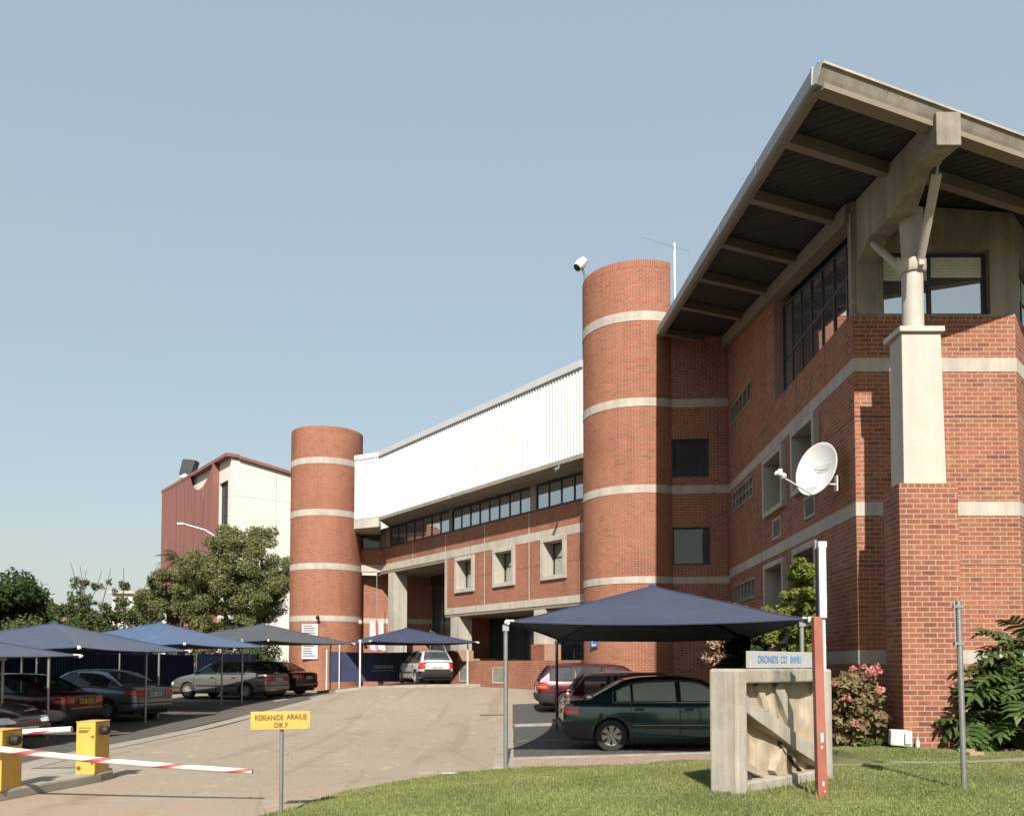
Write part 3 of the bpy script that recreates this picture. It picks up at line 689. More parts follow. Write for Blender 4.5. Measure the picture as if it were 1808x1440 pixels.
# side facet
holesS = bholes(WS, BANDS + GRV)
ws = core('brick_wall', WS, 0.1, 8.43, [], wing)
brick_stuff('brickwork', layout(WS.L, 0.1, 8.43, holesS, header_rows=(0,)), WS.map, ws)
for a, b_ in BANDS: band(WS, 0.004, WS.L, a, b_, ws)
core('concrete_frame', WS, 8.43, 13, [(.45, 3.4, 8.46, 9.74)], wing, mat=m_conc_raw, top=topF(WS), thick=0.3)
gs = glazing(WS, .45, 3.4, 8.46, 9.74, wing, [1.4, 2.4], [], recess=0.16, fw=0.075, glass=m_glass_front)
q = MB()
for i in range(8):
    z = 9.66 - i * 0.058
    q.hexa([WS.P(.5, z - .054, -.158), WS.P(3.3, z - .054, -.158), WS.P(3.3, z - .054, -.166), WS.P(.5, z - .054, -.166), WS.P(.5, z, -.164), WS.P(3.3, z, -.164), WS.P(3.3, z, -.170), WS.P(.5, z, -.170)])
q.build('blind', m_blind, gs)
# stair wall between the wing and the round tower, two dark windows
hb = [(-.12, 1.22, 7.88, 9.17), (-.08, 1.24, 4.97, 6.22)]
TB = [(4.35, 4.58), (7.33, 7.60), (10.21, 10.49)]
hb = [(max(.0, a), b_, c, d) for a, b_, c, d in hb]
wb = core('brick_wall', WB, 0.1, 12.7, hb, wing)
brick_stuff('brickwork', layout(WB.L, 0.1, 12.7, hb + bholes(WB, TB) + [(0, 1.3, 9.17, 9.41)], solid_rows=()), WB.map, wb)
brick_stuff('brickwork', layout(1.3, 9.17, 9.41, (), solid_rows=((9.17, 9.41),)), WB.map, wb)
for a, b_ in TB: band(WB, 0.01, WB.L - .01, a, b_, wb)
for h in hb: glazing(WB, *h, wing, [], [], recess=0.1, fw=0.06, glass=m_glass_dark)
# body of the wing behind the walls, so that it is closed from every side
b = MB()
for pts, z0, z1 in (([(13.2, 20.0), (13.2, 27.72)], .1, 9.8), ([(13.2, 27.72), (7.07, 27.72)], .1, 11.8)):
    (x0, y0), (x1, y1) = pts; b.add([(x0, y0, z0), (x1, y1, z0), (x1, y1, zp(x1, y1)), (x0, y0, zp(x0, y0))], [(0, 1, 2, 3)])
b.build('rear_wall', m_brick, wing)

# the tilted roof
roof = MB().poly_prism([(x, y, zp(x, y) + 0.20) for x, y in ((4.46, 11.98), (14.0, 16.14), (14.0, 28.3), (4.95, 28.3))], (0, 0, 0.16)).build('roof', m_gutter, wing)
def clip(poly, n, d):
    out = []
    for i, p in enumerate(poly):
        q = poly[(i + 1) % len(poly)]; a, c = p[0] * n[0] + p[1] * n[1] - d, q[0] * n[0] + q[1] * n[1] - d
        if a <= 0: out.append(p)
        if a * c < 0: s_ = a / (a - c); out.append((p[0] + (q[0] - p[0]) * s_, p[1] + (q[1] - p[1]) * s_))
    return out
pn = (0.73, 0.68)
for poly in ([(4.5, 12.1), (6.9, 13.14), (7.2, 28.2), (4.95, 28.2)], [(6.91, 13.14), (13.9, 16.2), (13.9, 22), (6.95, 18.0)]):
    d0 = min(p[0] * pn[0] + p[1] * pn[1] for p in poly); d1 = max(p[0] * pn[0] + p[1] * pn[1] for p in poly); d = d0
    while d < d1:
        pp = clip(clip(poly, pn, d + 0.19), (-pn[0], -pn[1]), -(d + 0.008)); d += 0.20
        if len(pp) < 3: continue
        dz = random.uniform(-.004, .004)
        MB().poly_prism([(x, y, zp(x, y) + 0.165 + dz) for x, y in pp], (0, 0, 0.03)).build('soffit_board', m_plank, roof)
def rib(x0, y0, x1, dx=2.297, w=0.16, h=0.22, name='rafter'):
    y1 = y0 + (x1 - x0) / dx
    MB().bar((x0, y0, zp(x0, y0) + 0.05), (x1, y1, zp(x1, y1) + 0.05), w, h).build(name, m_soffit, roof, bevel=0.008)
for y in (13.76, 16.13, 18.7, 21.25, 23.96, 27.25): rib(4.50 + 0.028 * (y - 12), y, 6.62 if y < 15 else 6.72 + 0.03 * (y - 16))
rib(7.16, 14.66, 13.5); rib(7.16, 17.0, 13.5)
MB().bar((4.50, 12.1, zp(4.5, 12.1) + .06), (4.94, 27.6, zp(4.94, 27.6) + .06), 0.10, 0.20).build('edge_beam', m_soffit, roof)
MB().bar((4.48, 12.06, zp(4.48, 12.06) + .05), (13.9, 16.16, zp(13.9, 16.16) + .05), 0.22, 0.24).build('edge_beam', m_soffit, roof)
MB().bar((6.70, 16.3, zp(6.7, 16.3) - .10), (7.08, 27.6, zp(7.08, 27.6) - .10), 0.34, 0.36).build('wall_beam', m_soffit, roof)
# silver gutter down the left edge, in lengths
for i in range(5):
    y0, y1 = 12.0 + i * 3.12, 12.0 + (i + 1) * 3.12 - 0.02; x = lambda y: 4.42 + 0.028 * (y - 12)
    MB().bar((x(y0), y0, zp(x(y0), y0) + .12), (x(y1), y1, zp(x(y1), y1) + .12), 0.14, 0.24).build('gutter', m_gutter, roof, bevel=0.02)
for i in range(5):
    y0 = 12.0 + i * 3.12; x = 4.42 + 0.028 * (y0 - 12)
    MB().bar((x, y0 - .03, zp(x, y0) + .12), (x, y0 + .03, zp(x, y0) + .126), 0.150, 0.250).build('gutter_bracket', m_gutter, roof)
# tilted concrete-grey fascia panels along the front edge with a pale capping
ex = Vector((9.54, 4.157, 0)).normalized(); ey = Vector((ex.y, -ex.x, 0))
def ez(s): x, y = 4.46 + ex.x * s, 11.98 + ex.y * s; return Vector((x, y, zp(x, y)))
s0 = -0.05
while s0 < 10.2:
    s1 = min(10.3, s0 + 1.28 if s0 > 0 else s0 + 1.28); q = MB()
    a, c = ez(s0 + .006), ez(s1 - .006); up, out = Vector((0, 0, 1)), ey
    prof = [(0.02, -0.02), (0.07, 0.07), (0.13, 0.20), (0.10, 0.21), (0.04, 0.09), (-0.03, -0.01)]
    n_ = len(prof); vs = [p + out * o_ + up * h_ for p in (a, c) for o_, h_ in prof]
    q.add(vs, [(i, (i + 1) % n_, n_ + (i + 1) % n_, n_ + i) for i in range(n_)] + [tuple(range(n_))[::-1], tuple(range(n_, 2 * n_))])
    q.build('fascia_panel', m_conc_raw, roof); s0 = s1
MB().bar(ez(-.06) + ey * .12 + up * .225, ez(10.3) + ey * .12 + up * .225, 0.08, 0.035).build('capping', m_conc, roof)
MB().poly_prism([ez(-.06) + ey * o_ + up * h_ for o_, h_ in ((-.08, 0.0), (0.02, -.02), (0.07, .07), (.14, .24), (.02, .24), (-.08, .22))], ex * -0.03).build('fascia_end', m_gutter, roof)

# ------------------------------------------------------------------ roof pillar: brick pier, rendered pedestal, white column, struts and the haunched beam
pil = root('roof_pillar', (7.09, 14.75, 0.27), 'tall brick pier with concrete pedestal and white braced column carrying the roof corner', 'pillar')
PX0, PX1, PY0, PY1, PT = 6.61, 7.59, 14.34, 15.07, 4.76
MB().poly_prism([(PX0 - .0225, PY0 + .0025, .1), (PX1 - .0025, PY0 + .0025, .1), (PX1 - .0025, PY1 - .0025, .1), (PX0 + .0275, PY1 - .0025, .1)], (0, 0, PT - .104)).build('pier_core', m_mortar, pil)
Pf, Pl, Pr, Pb = Wall((PX0 - .025, PY0), (PX1, PY0)), Wall((PX0 + .025, PY1), (PX0 - .025, PY0)), Wall((PX1, PY0), (PX1, PY1)), Wall((PX1, PY1), (PX0 + .025, PY1))
lf = layout(Pf.L, .1, PT, header_rows=(0,)); ll = layout(Pl.L, .1, PT, header_rows=(0,), phase=0.11)
brick_objects([p for p in lf if p[2] > .2], Pf, pil)
nleft = 300 - len([p for p in lf if p[2] > .2]); ll.sort(key=lambda p: -p[2])
brick_objects(ll[:max(0, nleft)], Pl, pil, flush=True)
brick_stuff('brickwork', ll[max(0, nleft):], Pl.map, pil, flush=True); brick_stuff('brickwork', layout(Pr.L, .1, PT), Pr.map, pil); brick_stuff('brickwork', layout(Pb.L, .1, PT), Pb.map, pil)
# pedestal, very slightly tapered
q = MB(); q.hexa([(6.73, 14.46, PT), (7.46, 14.46, PT), (7.46, 15.05, PT), (6.77, 15.05, PT), (6.755, 14.49, 7.42), (7.435, 14.49, 7.42), (7.435, 15.05, 7.42), (6.795, 15.05, 7.42)])
q.build('pedestal', m_column, pil, bevel=0.012)
MB().box(6.70, 7.48, 14.43, 15.10, 7.42, 7.515).build('pedestal_cap', m_column, pil, bevel=0.01)
cx, cyy = 7.10, 14.79
MB().lathe([(0.18, 7.52), (0.178, 8.62)], (cx, cyy, 0), n=28).build('column', m_column, pil, True)
MB().lathe([(0.0, 8.585), (0.21, 8.585), (0.235, 8.62), (0.235, 8.80), (0.21, 8.815), (0.0, 8.815)], (cx, cyy, 0), n=28).build('collar', m_column, pil, True)
MB().lathe([(0.165, 8.81), (0.20, 9.72)], (cx, cyy, 0), n=24).build('column_head', m_conc, pil, True)
MB().tube([(7.15, 14.58, 8.72), (7.03, 13.72, 9.78)], [0.068, 0.085], 12).build('strut', m_column, pil, True)
MB().tube([(7.03, 13.73, 9.77), (7.025, 13.68, 9.95)], 0.03, 8).build('strut_pin', m_steel, pil, True)
MB().lathe([(0, 0), (.07, 0), (.07, .03), (0, .03)], (7.025, 13.68, 9.93), n=12).build('strut_pin', m_steel, pil)
MB().tube([(6.95, 14.86, 8.70), (6.80, 15.65, 9.58)], [0.065, 0.065], 12).build('strut', m_column, pil, True)
for (x, y) in ((7.14, 14.55), (6.90, 14.83)):
    MB().box(x - .05, x + .05, y - .05, y + .05, 8.62, 8.86).build('strut_bracket', m_conc, pil, bevel=0.02)
BXa, BXb = 6.70, 7.08; prof = [(12.72, 9.64), (13.75, 9.86), (14.35, 9.50), (15.0, 9.56), (15.62, 9.66), (16.18, 9.42), (16.18, None), (12.72, None)]
bx = lambda y: BXa - .17 * (16.18 - y) / 3.46
pts = [(bx(y), y, z if z is not None else zp(bx(y), y) + .12) for y, z in prof]
MB().poly_prism(pts, (BXb - BXa, 0, 0)).build('haunched_beam', m_conc_raw, pil, bevel=0.012)
q = MB(); q.box(6.68, 7.10, 16.17, 16.197, 8.45, 10.6); q.build('beam_bearing', m_conc_raw, pil)

# ------------------------------------------------------------------ round stair tower beside the wing
def tower(name, c, r, a0, a1, z0, z1, bands, label, flat=None, rim=0.235, full=False):
    t = root(name, (c[0], c[1], z0), label, 'tower'); d = Drum(c, r, R(a0), R(a1))
    cm = MB(); n = 72; aa = [R(a0) + (R(a1) - R(a0)) * i / n for i in range(n + 1)]
    if full: aa = [R(-90) + 2 * math.pi * i / n for i in range(n + 1)]
    ring = lambda rr, z: [(c[0] + rr * math.cos(a), c[1] + rr * math.sin(a), z) for a in aa]
    cm.grid([ring(r - .0050, z0), ring(r - .0050, z1 - .004), ring(r - .24, z1 - .004), ring(r - .24, z1 - .9)])
    body = cm.build('tower_wall', m_mortar_t, t, True)
    holes = [(-1, d.L + 1, a, b_) for a, b_ in bands]
    brick_stuff('brickwork', lay2(d.L, z0, z1, holes + [(-1, d.L + 1, z1 - rim, z1 + 1)]), d.map, body, mat=m_brick_t)
    brick_stuff('soldier_course', lay2(d.L, z1 - rim, z1, (), solid_rows=((z1 - rim, z1),)), d.map, body, mat=m_brick_t)
    for a, b_ in bands:
        q = MB(); q.grid([ring(r - .03, a), ring(r + .012, a), ring(r + .012, b_), ring(r - .03, b_)]); q.build('concrete_band', m_conc, t, 30)
    MB().add(ring(r - .1, z1 - .88), [tuple(range(n + 1))]).build('tower_roof', m_conc_raw, t)
    return t
tw = tower('stair_tower', (4.40, 29.57), 1.90, -215, -61.7, 0.2, 15.14, [(4.35, 4.58), (7.33, 7.60), (10.21, 10.49), (13.08, 13.40)],
           'taller round red brick tower with pale bands standing against the office wing')
WT = Wall((5.301, 27.90), (5.301, 31.3))
wt = core('tower_wall', WT, 0.2, 15.14, [], tw, mat=m_mortar_t); brick_stuff('brickwork', lay2(WT.L, .2, 15.14), WT.map, wt, mat=m_brick_t)
MB().add([(5.29, 31.3, .2), (3.0, 31.25, .2), (3.0, 31.25, 15.1), (5.29, 31.3, 15.1)], [(0, 1, 2, 3)]).build('tower_wall', m_brick, tw)
tower('stair_tower', (-9.90, 45.1), 1.88, -225, 45, 0.2, 14.0, [(3.93, 4.22), (6.59, 6.91), (9.36, 9.68), (12.05, 12.37)],
      'shorter round red brick tower with pale bands at the far left end of the cladding', full=True)
for o in COL.objects:
    if o.name.startswith('stair_tower'): o['group'] = 'round brick stair towers'

# ------------------------------------------------------------------ central block with white cladding
blk = root('entrance_block', (-2.0, 38.2, 0.6), 'central brick block with white ribbed cladding, ribbon windows and box windows between the towers', 'building')
BL, BRt = (-6.98, 44.96), (3.40, 30.38)
WC = Wall(BL, BRt); tL = WC.L - 1.38
ut = lambda t_: tL - t_                        # distance from the right end of the wall as seen
# spandrel under the ribbon windows
wins = [(15.5, 9.55), (9.30, 3.22), (2.84, -0.3)]
spans = [(13.0, 6.99, 7.84), (9.85, 6.99, 7.84), (6.55, 6.99, 7.84), (3.3, 6.99, 7.84), (6.55, 4.31, 6.65), (3.3, 4.31, 6.65)]
ih = [(8.91, 7.33, 4.95, 6.58), (5.82, 4.24, 4.98, 6.62), (2.43, 0.88, 5.0, 6.66)]
hh = [(ut(a), ut(c), z0, z1) for a, c, z0, z1 in ih]
jn = [(ut(t_) - .03, ut(t_) + .03, a, c) for t_, a, c in spans]
cb = core('brick_wall', WC, 6.62, 7.84, [], blk, mat=m_mortar_t)
brick_stuff('brickwork', lay2(WC.L, 6.99, 7.84, jn), WC.map, cb, mat=m_brick_t)
band(WC, 0, WC.L, 6.64, 6.99, cb)
lw = Wall(WC.P(ut(9.9), 0)[:2], BRt); off = ut(9.9)
sh = lambda l: [(a - off, c - off, z0, z1) for a, c, z0, z1 in l]
cl_ = core('brick_wall', lw, 4.02, 6.64, sh(hh), blk, thick=0.5, mat=m_mortar_t)
brick_stuff('brickwork', lay2(lw.L, 4.31, 6.64, sh(hh) + sh(jn) + [(-1, .22, 4, 7)] + [(-1, 99, 5.60, 5.62)]), lw.map, cl_, mat=m_brick_t)
band(lw, 0.0, lw.L, 4.02, 4.31, cl_); band(lw, 0.0, .2, 4.315, 6.635, cl_)
for h in jn: q = MB(); wbox(q, WC, h[0], h[1], h[2], h[3], -.03, -.002); q.build('joint_strip', m_conc, blk)
groove(lw, [(p, q, 5.60, 5.62) for p, q in cut(.2, lw.L, [(h[0], h[1]) for h in sh(hh)])], cl_)
for h in sh(hh): box_window2(lw, *h, blk, proud=0.10, depth=0.50, bw=0.17)
# lower volume: end wall of the lower storey facing the entrance, soffits
b = MB(); p0, p1 = lw.P(0, 4.02, 0), lw.P(0, 4.02, -6)
b.add([p0, p1, (p1[0], p1[1], 6.64), (p0[0], p0[1], 6.64)], [(0, 1, 2, 3)]); b.build('return_wall', m_brick, blk)
b = MB(); wbox(b, lw, 0.02, lw.L, 3.9, 4.015, -6, -.02); b.build('soffit', m_soffit, blk)
b = MB(); wbox(b, WC, -.5, ut(9.95), 6.5, 6.635, -6, -.02); b.build('soffit', m_soffit, blk)
# ribbon windows with concrete mullion piers
for (a, c), n in zip(wins, (7, 8, 4)):
    u0, u1 = ut(a), ut(c); glazing(WC, u0, min(u1, WC.L), 7.86, 8.88, blk, [u0 + (u1 - u0) * i / n for i in range(1, n)], recess=0.06, fw=0.06)
for a, c in ((15.95, 15.5), (9.55, 9.30), (3.22, 2.84)):
    b = MB(); wbox(b, WC, ut(a) + .003, ut(c) - .003, 7.85, 8.92, -.3, -.01); b.build('concrete_mullion', m_conc_raw, blk)
b = MB(); wbox(b, WC, 0, WC.L, 7.842, 7.875, -.16, .03); b.build('window_sill', m_frame, blk)
# overhanging slab
ov = 1.30
b = MB(); b.poly_prism([WC.P(ut(15.9), 8.93, -.2), WC.P(ut(14.15), 8.93, ov), WC.P(WC.L + .2, 8.93, ov), WC.P(WC.L + .2, 8.93, -.2)][::1], (0, 0, .16))
b.build('overhang_slab', m_conc_raw, blk, bevel=0.01)
# ribbed white sheets
def ribbed(fn, L, z0, z1, parent, sheet_w=1.02, name='cladding_sheet'):
    s0 = 0.0
    while s0 < L - 0.05:
        s1 = min(L, s0 + sheet_w); pts = []; s = s0; pitch = 0.17
        while s < s1 - 1e-6:
            for ds, o_ in ((0, 0.0), (.08, 0.0), (.10, .045), (.15, .045)):
                if s + ds < s1: pts.append((s + ds, o_))
            s += pitch
        pts.append((s1, 0.0)); q = MB()
        q.grid([[fn(s_, z0, o_) for s_, o_ in pts], [fn(s_, z1, o_) for s_, o_ in pts]]); q.build(name, m_clad, parent); s0 = s1
uc0 = ut(14.15)
cw = MB(); wbox(cw, WC, uc0, WC.L + .2, 9.1, 12.2, .9, ov - .06); cwall = cw.build('cladding_wall', m_clad, blk)
ribbed(lambda s, z, o_: WC.P(uc0 + s, z, ov - .05 + o_), WC.L + .2 - uc0, 9.10, 12.14, cwall)
q = MB(); wbox(q, WC, uc0 - .02, WC.L + .2, 12.14, 12.40, .8, ov + .06); q.build('roof_gutter', M('pale_gutter', (0.60, 0.61, 0.62), 0.6, 0.06, 2, bst=0.03), cwall, bevel=0.015)
# left facet toward the shorter tower
K0 = WC.P(uc0, 0, ov - .03); WK = Wall((-8.05, 43.05), (K0[0], K0[1]))
b = MB(); wbox(b, WK, 0, WK.L, 9.12, 12.36, -.5, -.02); kw = b.build('cladding_wall', m_clad, blk)
ribbed(lambda s, z, o_: WK.P(s, z, o_ - .01), WK.L, 9.12, 12.14, kw); q = MB(); wbox(q, WK, 0, WK.L, 12.145, 12.38, -.5, .05); q.build('roof_gutter', m_white, kw)
WJ = Wall((-8.3, 45.05), BL)
b = MB(); b.poly_prism([WK.P(0, 8.62, .02), WK.P(WK.L, 8.62, .0), WJ.P(WJ.L, 8.62, .02), WJ.P(0, 8.62, .02)], (0, 0, .49)); b.build('facet_beam', m_conc, blk); b = MB(); wbox(b, WJ, -.3, WJ.L + .3, 7.84, 9.0, -.9, -.75); b.build('facet_backing', m_room, blk); b = MB(); wbox(b, WC, -.02, .45, 7.88, 8.92, -.3, -.02); b.build('concrete_mullion', m_conc_raw, blk)
fj = core('brick_wall', WJ, 6.62, 7.84, [], blk, mat=m_mortar_t); brick_stuff('brickwork', lay2(WJ.L, 6.99, 7.84), WJ.map, fj, mat=m_brick_t); band(WJ, 0, WJ.L, 6.64, 6.99, fj)
glazing(WJ, .1, WJ.L - .02, 7.86, 8.60, blk, [], recess=0.05, fw=0.06, glass=m_glass_dark)
# tall entrance column, lower columns with brick plinths
def col_on_wall(w, u, wd, z0, z1, dep, parent, plinth=None):
    b = MB(); wbox(b, w, u - wd / 2, u + wd / 2, plinth or z0, z1, -dep - .03, -.03); b.build('column', m_conc, parent, bevel=0.015)
    if plinth:
        b = MB(); wbox(b, w, u - wd / 2 - .05, u + wd / 2 + .05, z0, plinth - .003, -dep - .08, .05); k_ = b.build('plinth', m_mortar_t, parent)
        q_ = Wall(w.P(u - wd / 2 - .06, 0, .06)[:2], w.P(u + wd / 2 + .06, 0, .06)[:2]); brick_stuff('brickwork', lay2(q_.L, z0, plinth), q_.map, k_, mat=m_brick_t)
        q_ = Wall(w.P(u - wd / 2 - .06, 0, -dep)[:2], w.P(u - wd / 2 - .06, 0, .06)[:2]); brick_stuff('brickwork', lay2(q_.L, z0, plinth), q_.map, k_, mat=m_brick_t)
col_on_wall(WC, ut(15.35), 0.7, .6, 6.5, .75, blk)
col_on_wall(lw, 0.85, 0.75, .6, 3.9, .7, blk, 2.35); col_on_wall(lw, 7.25, 0.75, .6, 3.9, .7, blk, 2.5)
# dark glazed entrance and the recessed lower front
WE = Wall(WC.P(ut(15.6), 0, -2.6)[:2], WC.P(ut(9.6), 0, -2.6)[:2])
glazing(WE, 0, WE.L, 1.2, 6.0, blk, [WE.L * k_ for k_ in (.2, .42, .62, .82)], [4.3], recess=.05, fw=.09, glass=m_glass_dark, room=2.5)
b = MB(); wbox(b, WE, -.1, WE.L + .1, 6.0, 6.5, -.3, .02); b.build('lintel', m_room, blk)
WG = Wall(lw.P(.3, 0, -2.3)[:2], lw.P(lw.L, 0, -2.3)[:2])
glazing(WG, 0, WG.L, .9, 3.9, blk, [WG.L * k_ / 8 for k_ in range(1, 8)], [1.7], recess=.05, fw=.08, glass=m_glass_dark, room=2.0)
# back wall of the entrance beside the shorter tower
WR = Wall((-8.9, 45.5), (0.5, 48.3))
wr = core('brick_wall', WR, .5, 6.55, [], blk, mat=m_mortar_t); brick_stuff('brickwork', lay2(WR.L, .5, 6.55, bholes(WR, [(3.95, 4.22)])), WR.map, wr, mat=m_brick_t); band(WR, 0, WR.L, 3.95, 4.22, wr)
b = MB(); p0, p1 = lw.P(.06, .5, -.6), lw.P(.06, .5, -3.4); b.add([p0, p1, (p1[0], p1[1], 3.9), (p0[0], p0[1], 3.9)], [(0, 1, 2, 3)]); b.build('return_wall', m_brick, blk)
# platform front with steps wall
WPf = Wall(WC.P(ut(15.9), 0, .1)[:2], WC.P(ut(9.2), 0, .1)[:2])
wp_ = core('platform_wall', WPf, .3, 2.0, [], blk, thick=2.7, mat=m_mortar_t); brick_stuff('brickwork', lay2(WPf.L, .3, 2.0, header_rows=(0,)), WPf.map, wp_, mat=m_brick_t)
b = MB(); wbox(b, WPf, 0, WPf.L, 1.9, 1.985, -2.7, -.015); b.build('platform', m_kerb, blk)
# low garden wall with louvres
lwl = root('low_wall', (-.4, 36, .5), 'low brick wall with pale louvred vents between the white hatchback and red wagon', 'wall')
WLo = Wall(lw.P(.9, 0, .28)[:2], lw.P(lw.L + .1, 0, .28)[:2])
sT = lambda t_: 9.9 - .9 - t_
lv = [(sT(5.5), sT(4.55), .92, 1.60), (sT(8.15), sT(7.35), .95, 1.62)]
lvh = [(a, c, z0, z1) for a, c, z0, z1 in lv]
wlo = core('wall_core', WLo, .2, 1.86, lvh, lwl, thick=.24, mat=m_mortar_t)
brick_stuff('brickwork', lay2(WLo.L, .2, 1.86, lvh, header_rows=(0,)), WLo.map, lwl, mat=m_brick_t)
b = MB(); wbox(b, WLo, 0, WLo.L, 1.80, 1.863, -.24, -.012); b.build('coping', m_brick, lwl)
for h in lvh: grille(WLo, *h, 12, lwl)
# closing walls behind, never seen from the front
b = MB(); b.poly_prism([WC.P(0, 0, -6.2), WC.P(0, 0, -7), WC.P(WC.L + 2, 0, -7), WC.P(WC.L + 2, 0, -6.2)], (0, 0, 12.2)); b.build('rear_wall', m_brick, blk)
b = MB(); wbox(b, WC, 0, WC.L + .2, 12.0, 12.15, -7, .9); b.build('flat_roof', m_gutter, blk)

# ------------------------------------------------------------------ shade canopies
def canopy(label, N, Rr, width, zN, zR, apex, mat, posts, side=None, cloth=None, group='square shade canopies over the parking bays'):
    """N near right corner, Rr far right corner; the roof reaches `width` to the left; corners at zN / zR"""
    N = Vector((N[0], N[1])); Rv = Vector((Rr[0], Rr[1])); d = (Rv - N).normalized()
    lv_ = Vector(side).normalized() if side else Vector((-d.y, d.x))
    c = [(N, zN), (Rv, zR), (Rv + lv_ * width, zR), (N + lv_ * width, zN)]
    cen = (N + Rv + lv_ * width) / 2; cen = (c[0][0] + c[2][0]) / 2
    t = root('shade_canopy', (cen.x, cen.y, gz(cen.x, cen.y)), label, 'canopy', group)
    def S(u, v):       # u,v in -1..1
        a, b_ = (u + 1) / 2, (v + 1) / 2
        m = max(abs(u), abs(v)); 
        # scalloped edge: pull the middle of each edge in
        k = 0.075 * m ** 6; uu = u * (1 - k * (1 - v * v)); vv = v * (1 - k * (1 - u * u)); a, b_ = (uu + 1) / 2, (vv + 1) / 2
        p = c[0][0] * (1 - a) * (1 - b_) + c[1][0] * a * (1 - b_) + c[2][0] * a * b_ + c[3][0] * (1 - a) * b_
        ze = (zN * (1 - a) + zR * a)
        sag = 0.05 * (1 - m) * m * 4 * (1 - min(1, (min(abs(u), abs(v)) / max(m, 1e-3))) ** 2)
        z = ze + apex * (1 - m) ** 1.06 - sag * apex * 1.6 - 0.05 * (1 - min(abs(u), abs(v)) ** 2) * m ** 8
        t_ = abs(u) - abs(v); cl_ = min(abs(u), abs(v)) / max(m, 1e-3)
        w_ = 0.011 * math.sin(34 * t_ + 3 * u) * max(0, (m - .5) / .5) * max(0, (cl_ - .45) / .55) * (1 - max(0, m - .93) / .07)
        return (p.x, p.y, z + w_)
    n = 56; rows = [[S(-1 + 2 * i / n, -1 + 2 * j / n) for i in range(n + 1)] for j in range(n + 1)]
    cm = MB(); cm.v = [p for r_ in rows for p in r_]
    for j in range(n):
        for i in range(n):
            a = j * (n + 1) + i; b_, c_, d_ = a + 1, a + n + 2, a + n + 1
            cm.f += [(a, b_, c_), (a, c_, d_)] if (i - n / 2 + .5) * (j - n / 2 + .5) > 0 else [(a, b_, d_), (b_, c_, d_)]
    cm.build('canopy_cloth', mat, t, 14)
    for u, v in ((-1, -1), (1, -1), (1, 1), (-1, 1)):
        MB().tube([(lambda p: (p[0], p[1], p[2] + .004))(S(u * k_, v * k_)) for k_ in np.linspace(.04, .97, 14)], .012, 5).build('seam', mat, t, True)
    hem = [S(-1 + 2 * i / 20, -1) for i in range(21)] + [S(1, -1 + 2 * i / 20) for i in range(1, 21)] + [S(1 - 2 * i / 20, 1) for i in range(1, 21)] + [S(-1, 1 - 2 * i / 20) for i in range(1, 21)]
    MB().tube([(x, y, z - .004) for x, y, z in hem], 0.012, 6, False).build('hem_rope', mat, t)
    for (p, z), (u, v) in zip(c, ((-1, -1), (1, -1), (1, 1), (-1, 1))):
        s = S(u * .985, v * .985); ap = S(0, 0)
        MB().tube([(s[0], s[1], s[2] - .05), (ap[0], ap[1], ap[2] - .06)], 0.022, 6).build('hip_rafter', m_frame, t)
        o_ = (p - cen).normalized()
        q = MB(); q.tube([(p.x - o_.x * .14, p.y - o_.y * .14, z + .01), (p.x + o_.x * .05, p.y + o_.y * .05, z - .01)], 0.028, 8); q.box(p.x - .03, p.x + .03, p.y - .03, p.y + .03, z - .045, z + .03)
        q.build('corner_bracket', m_white, t)
    MB().lathe([(0.0, .03), (.07, .02), (.10, -.03), (.1, -.06)], (S(0, 0)[0], S(0, 0)[1], S(0, 0)[2] + .01), n=16).build('apex_cap', mat, t, True)
    for (x, y, zt, r, mt) in posts:
        g0 = gz(x, y) if (y > lawn_edge(x) or x < -3) else float(lawn_z(x, y))
        b = MB(); b.tube([(x, y, g0 - .05), (x, y, zt)], r, 14); b.box(x - .05, x + .05, y - .05, y + .05, zt - .09, zt + .01)
        b.build('post', mt, t, 40)
    return t
canopy('large navy shade canopy over the green saloon behind the concrete monument', (4.50, 12.82), (5.72, 20.55), 4.64, 2.36, 2.30, 0.92, m_cloth_navy,
       [(-0.1, 13.68, 2.30, .036, m_steel), (4.42, 12.95, 2.34, .036, m_steel), (5.58, 20.50, 2.28, .032, m_steel), (1.12, 21.25, 2.28, .035, m_frame)], side=(-4.55, .80))
canopy('navy shade canopy at the left edge, nearest of the left row', (-9.5, 12.3), (-9.25, 18.2), 5.4, 1.86, 1.87, 0.7, m_cloth_slate, [(-10.3, 17.2, 1.85, .03, m_steel), (-10.3, 12.8, 1.85, .03, m_steel)])
canopy('navy and slate shade canopy over the silver blue saloon', (-9.42, 18.5), (-9.15, 24.1), 4.5, 2.06, 2.07, 0.66, m_cloth_slate, [(-10.35, 19.0, 2.10, .03, m_steel), (-10.15, 23.6, 2.10, .03, m_steel), (-13.6, 23.6, 2.10, .03, m_steel)])
canopy('bright blue shade canopy in the left row', (-9.4, 24.4), (-8.85, 30.5), 4.7, 2.29, 2.33, 0.74, m_cloth_blue, [(-10.34, 24.9, 2.33, .03, m_steel), (-10.2, 29.9, 2.34, .03, m_steel), (-13.8, 29.9, 2.34, .03, m_steel)])
canopy('charcoal shade canopy over the dark navy saloon before the shorter tower', (-8.6, 30.0), (-6.75, 36.3), 4.7, 2.56, 2.60, 0.74, m_cloth_grey, [(-9.58, 30.2, 2.60, .033, m_steel), (-10.8, 35.0, 2.60, .03, m_steel), (-7.75, 36.3, 2.62, .03, m_steel)])
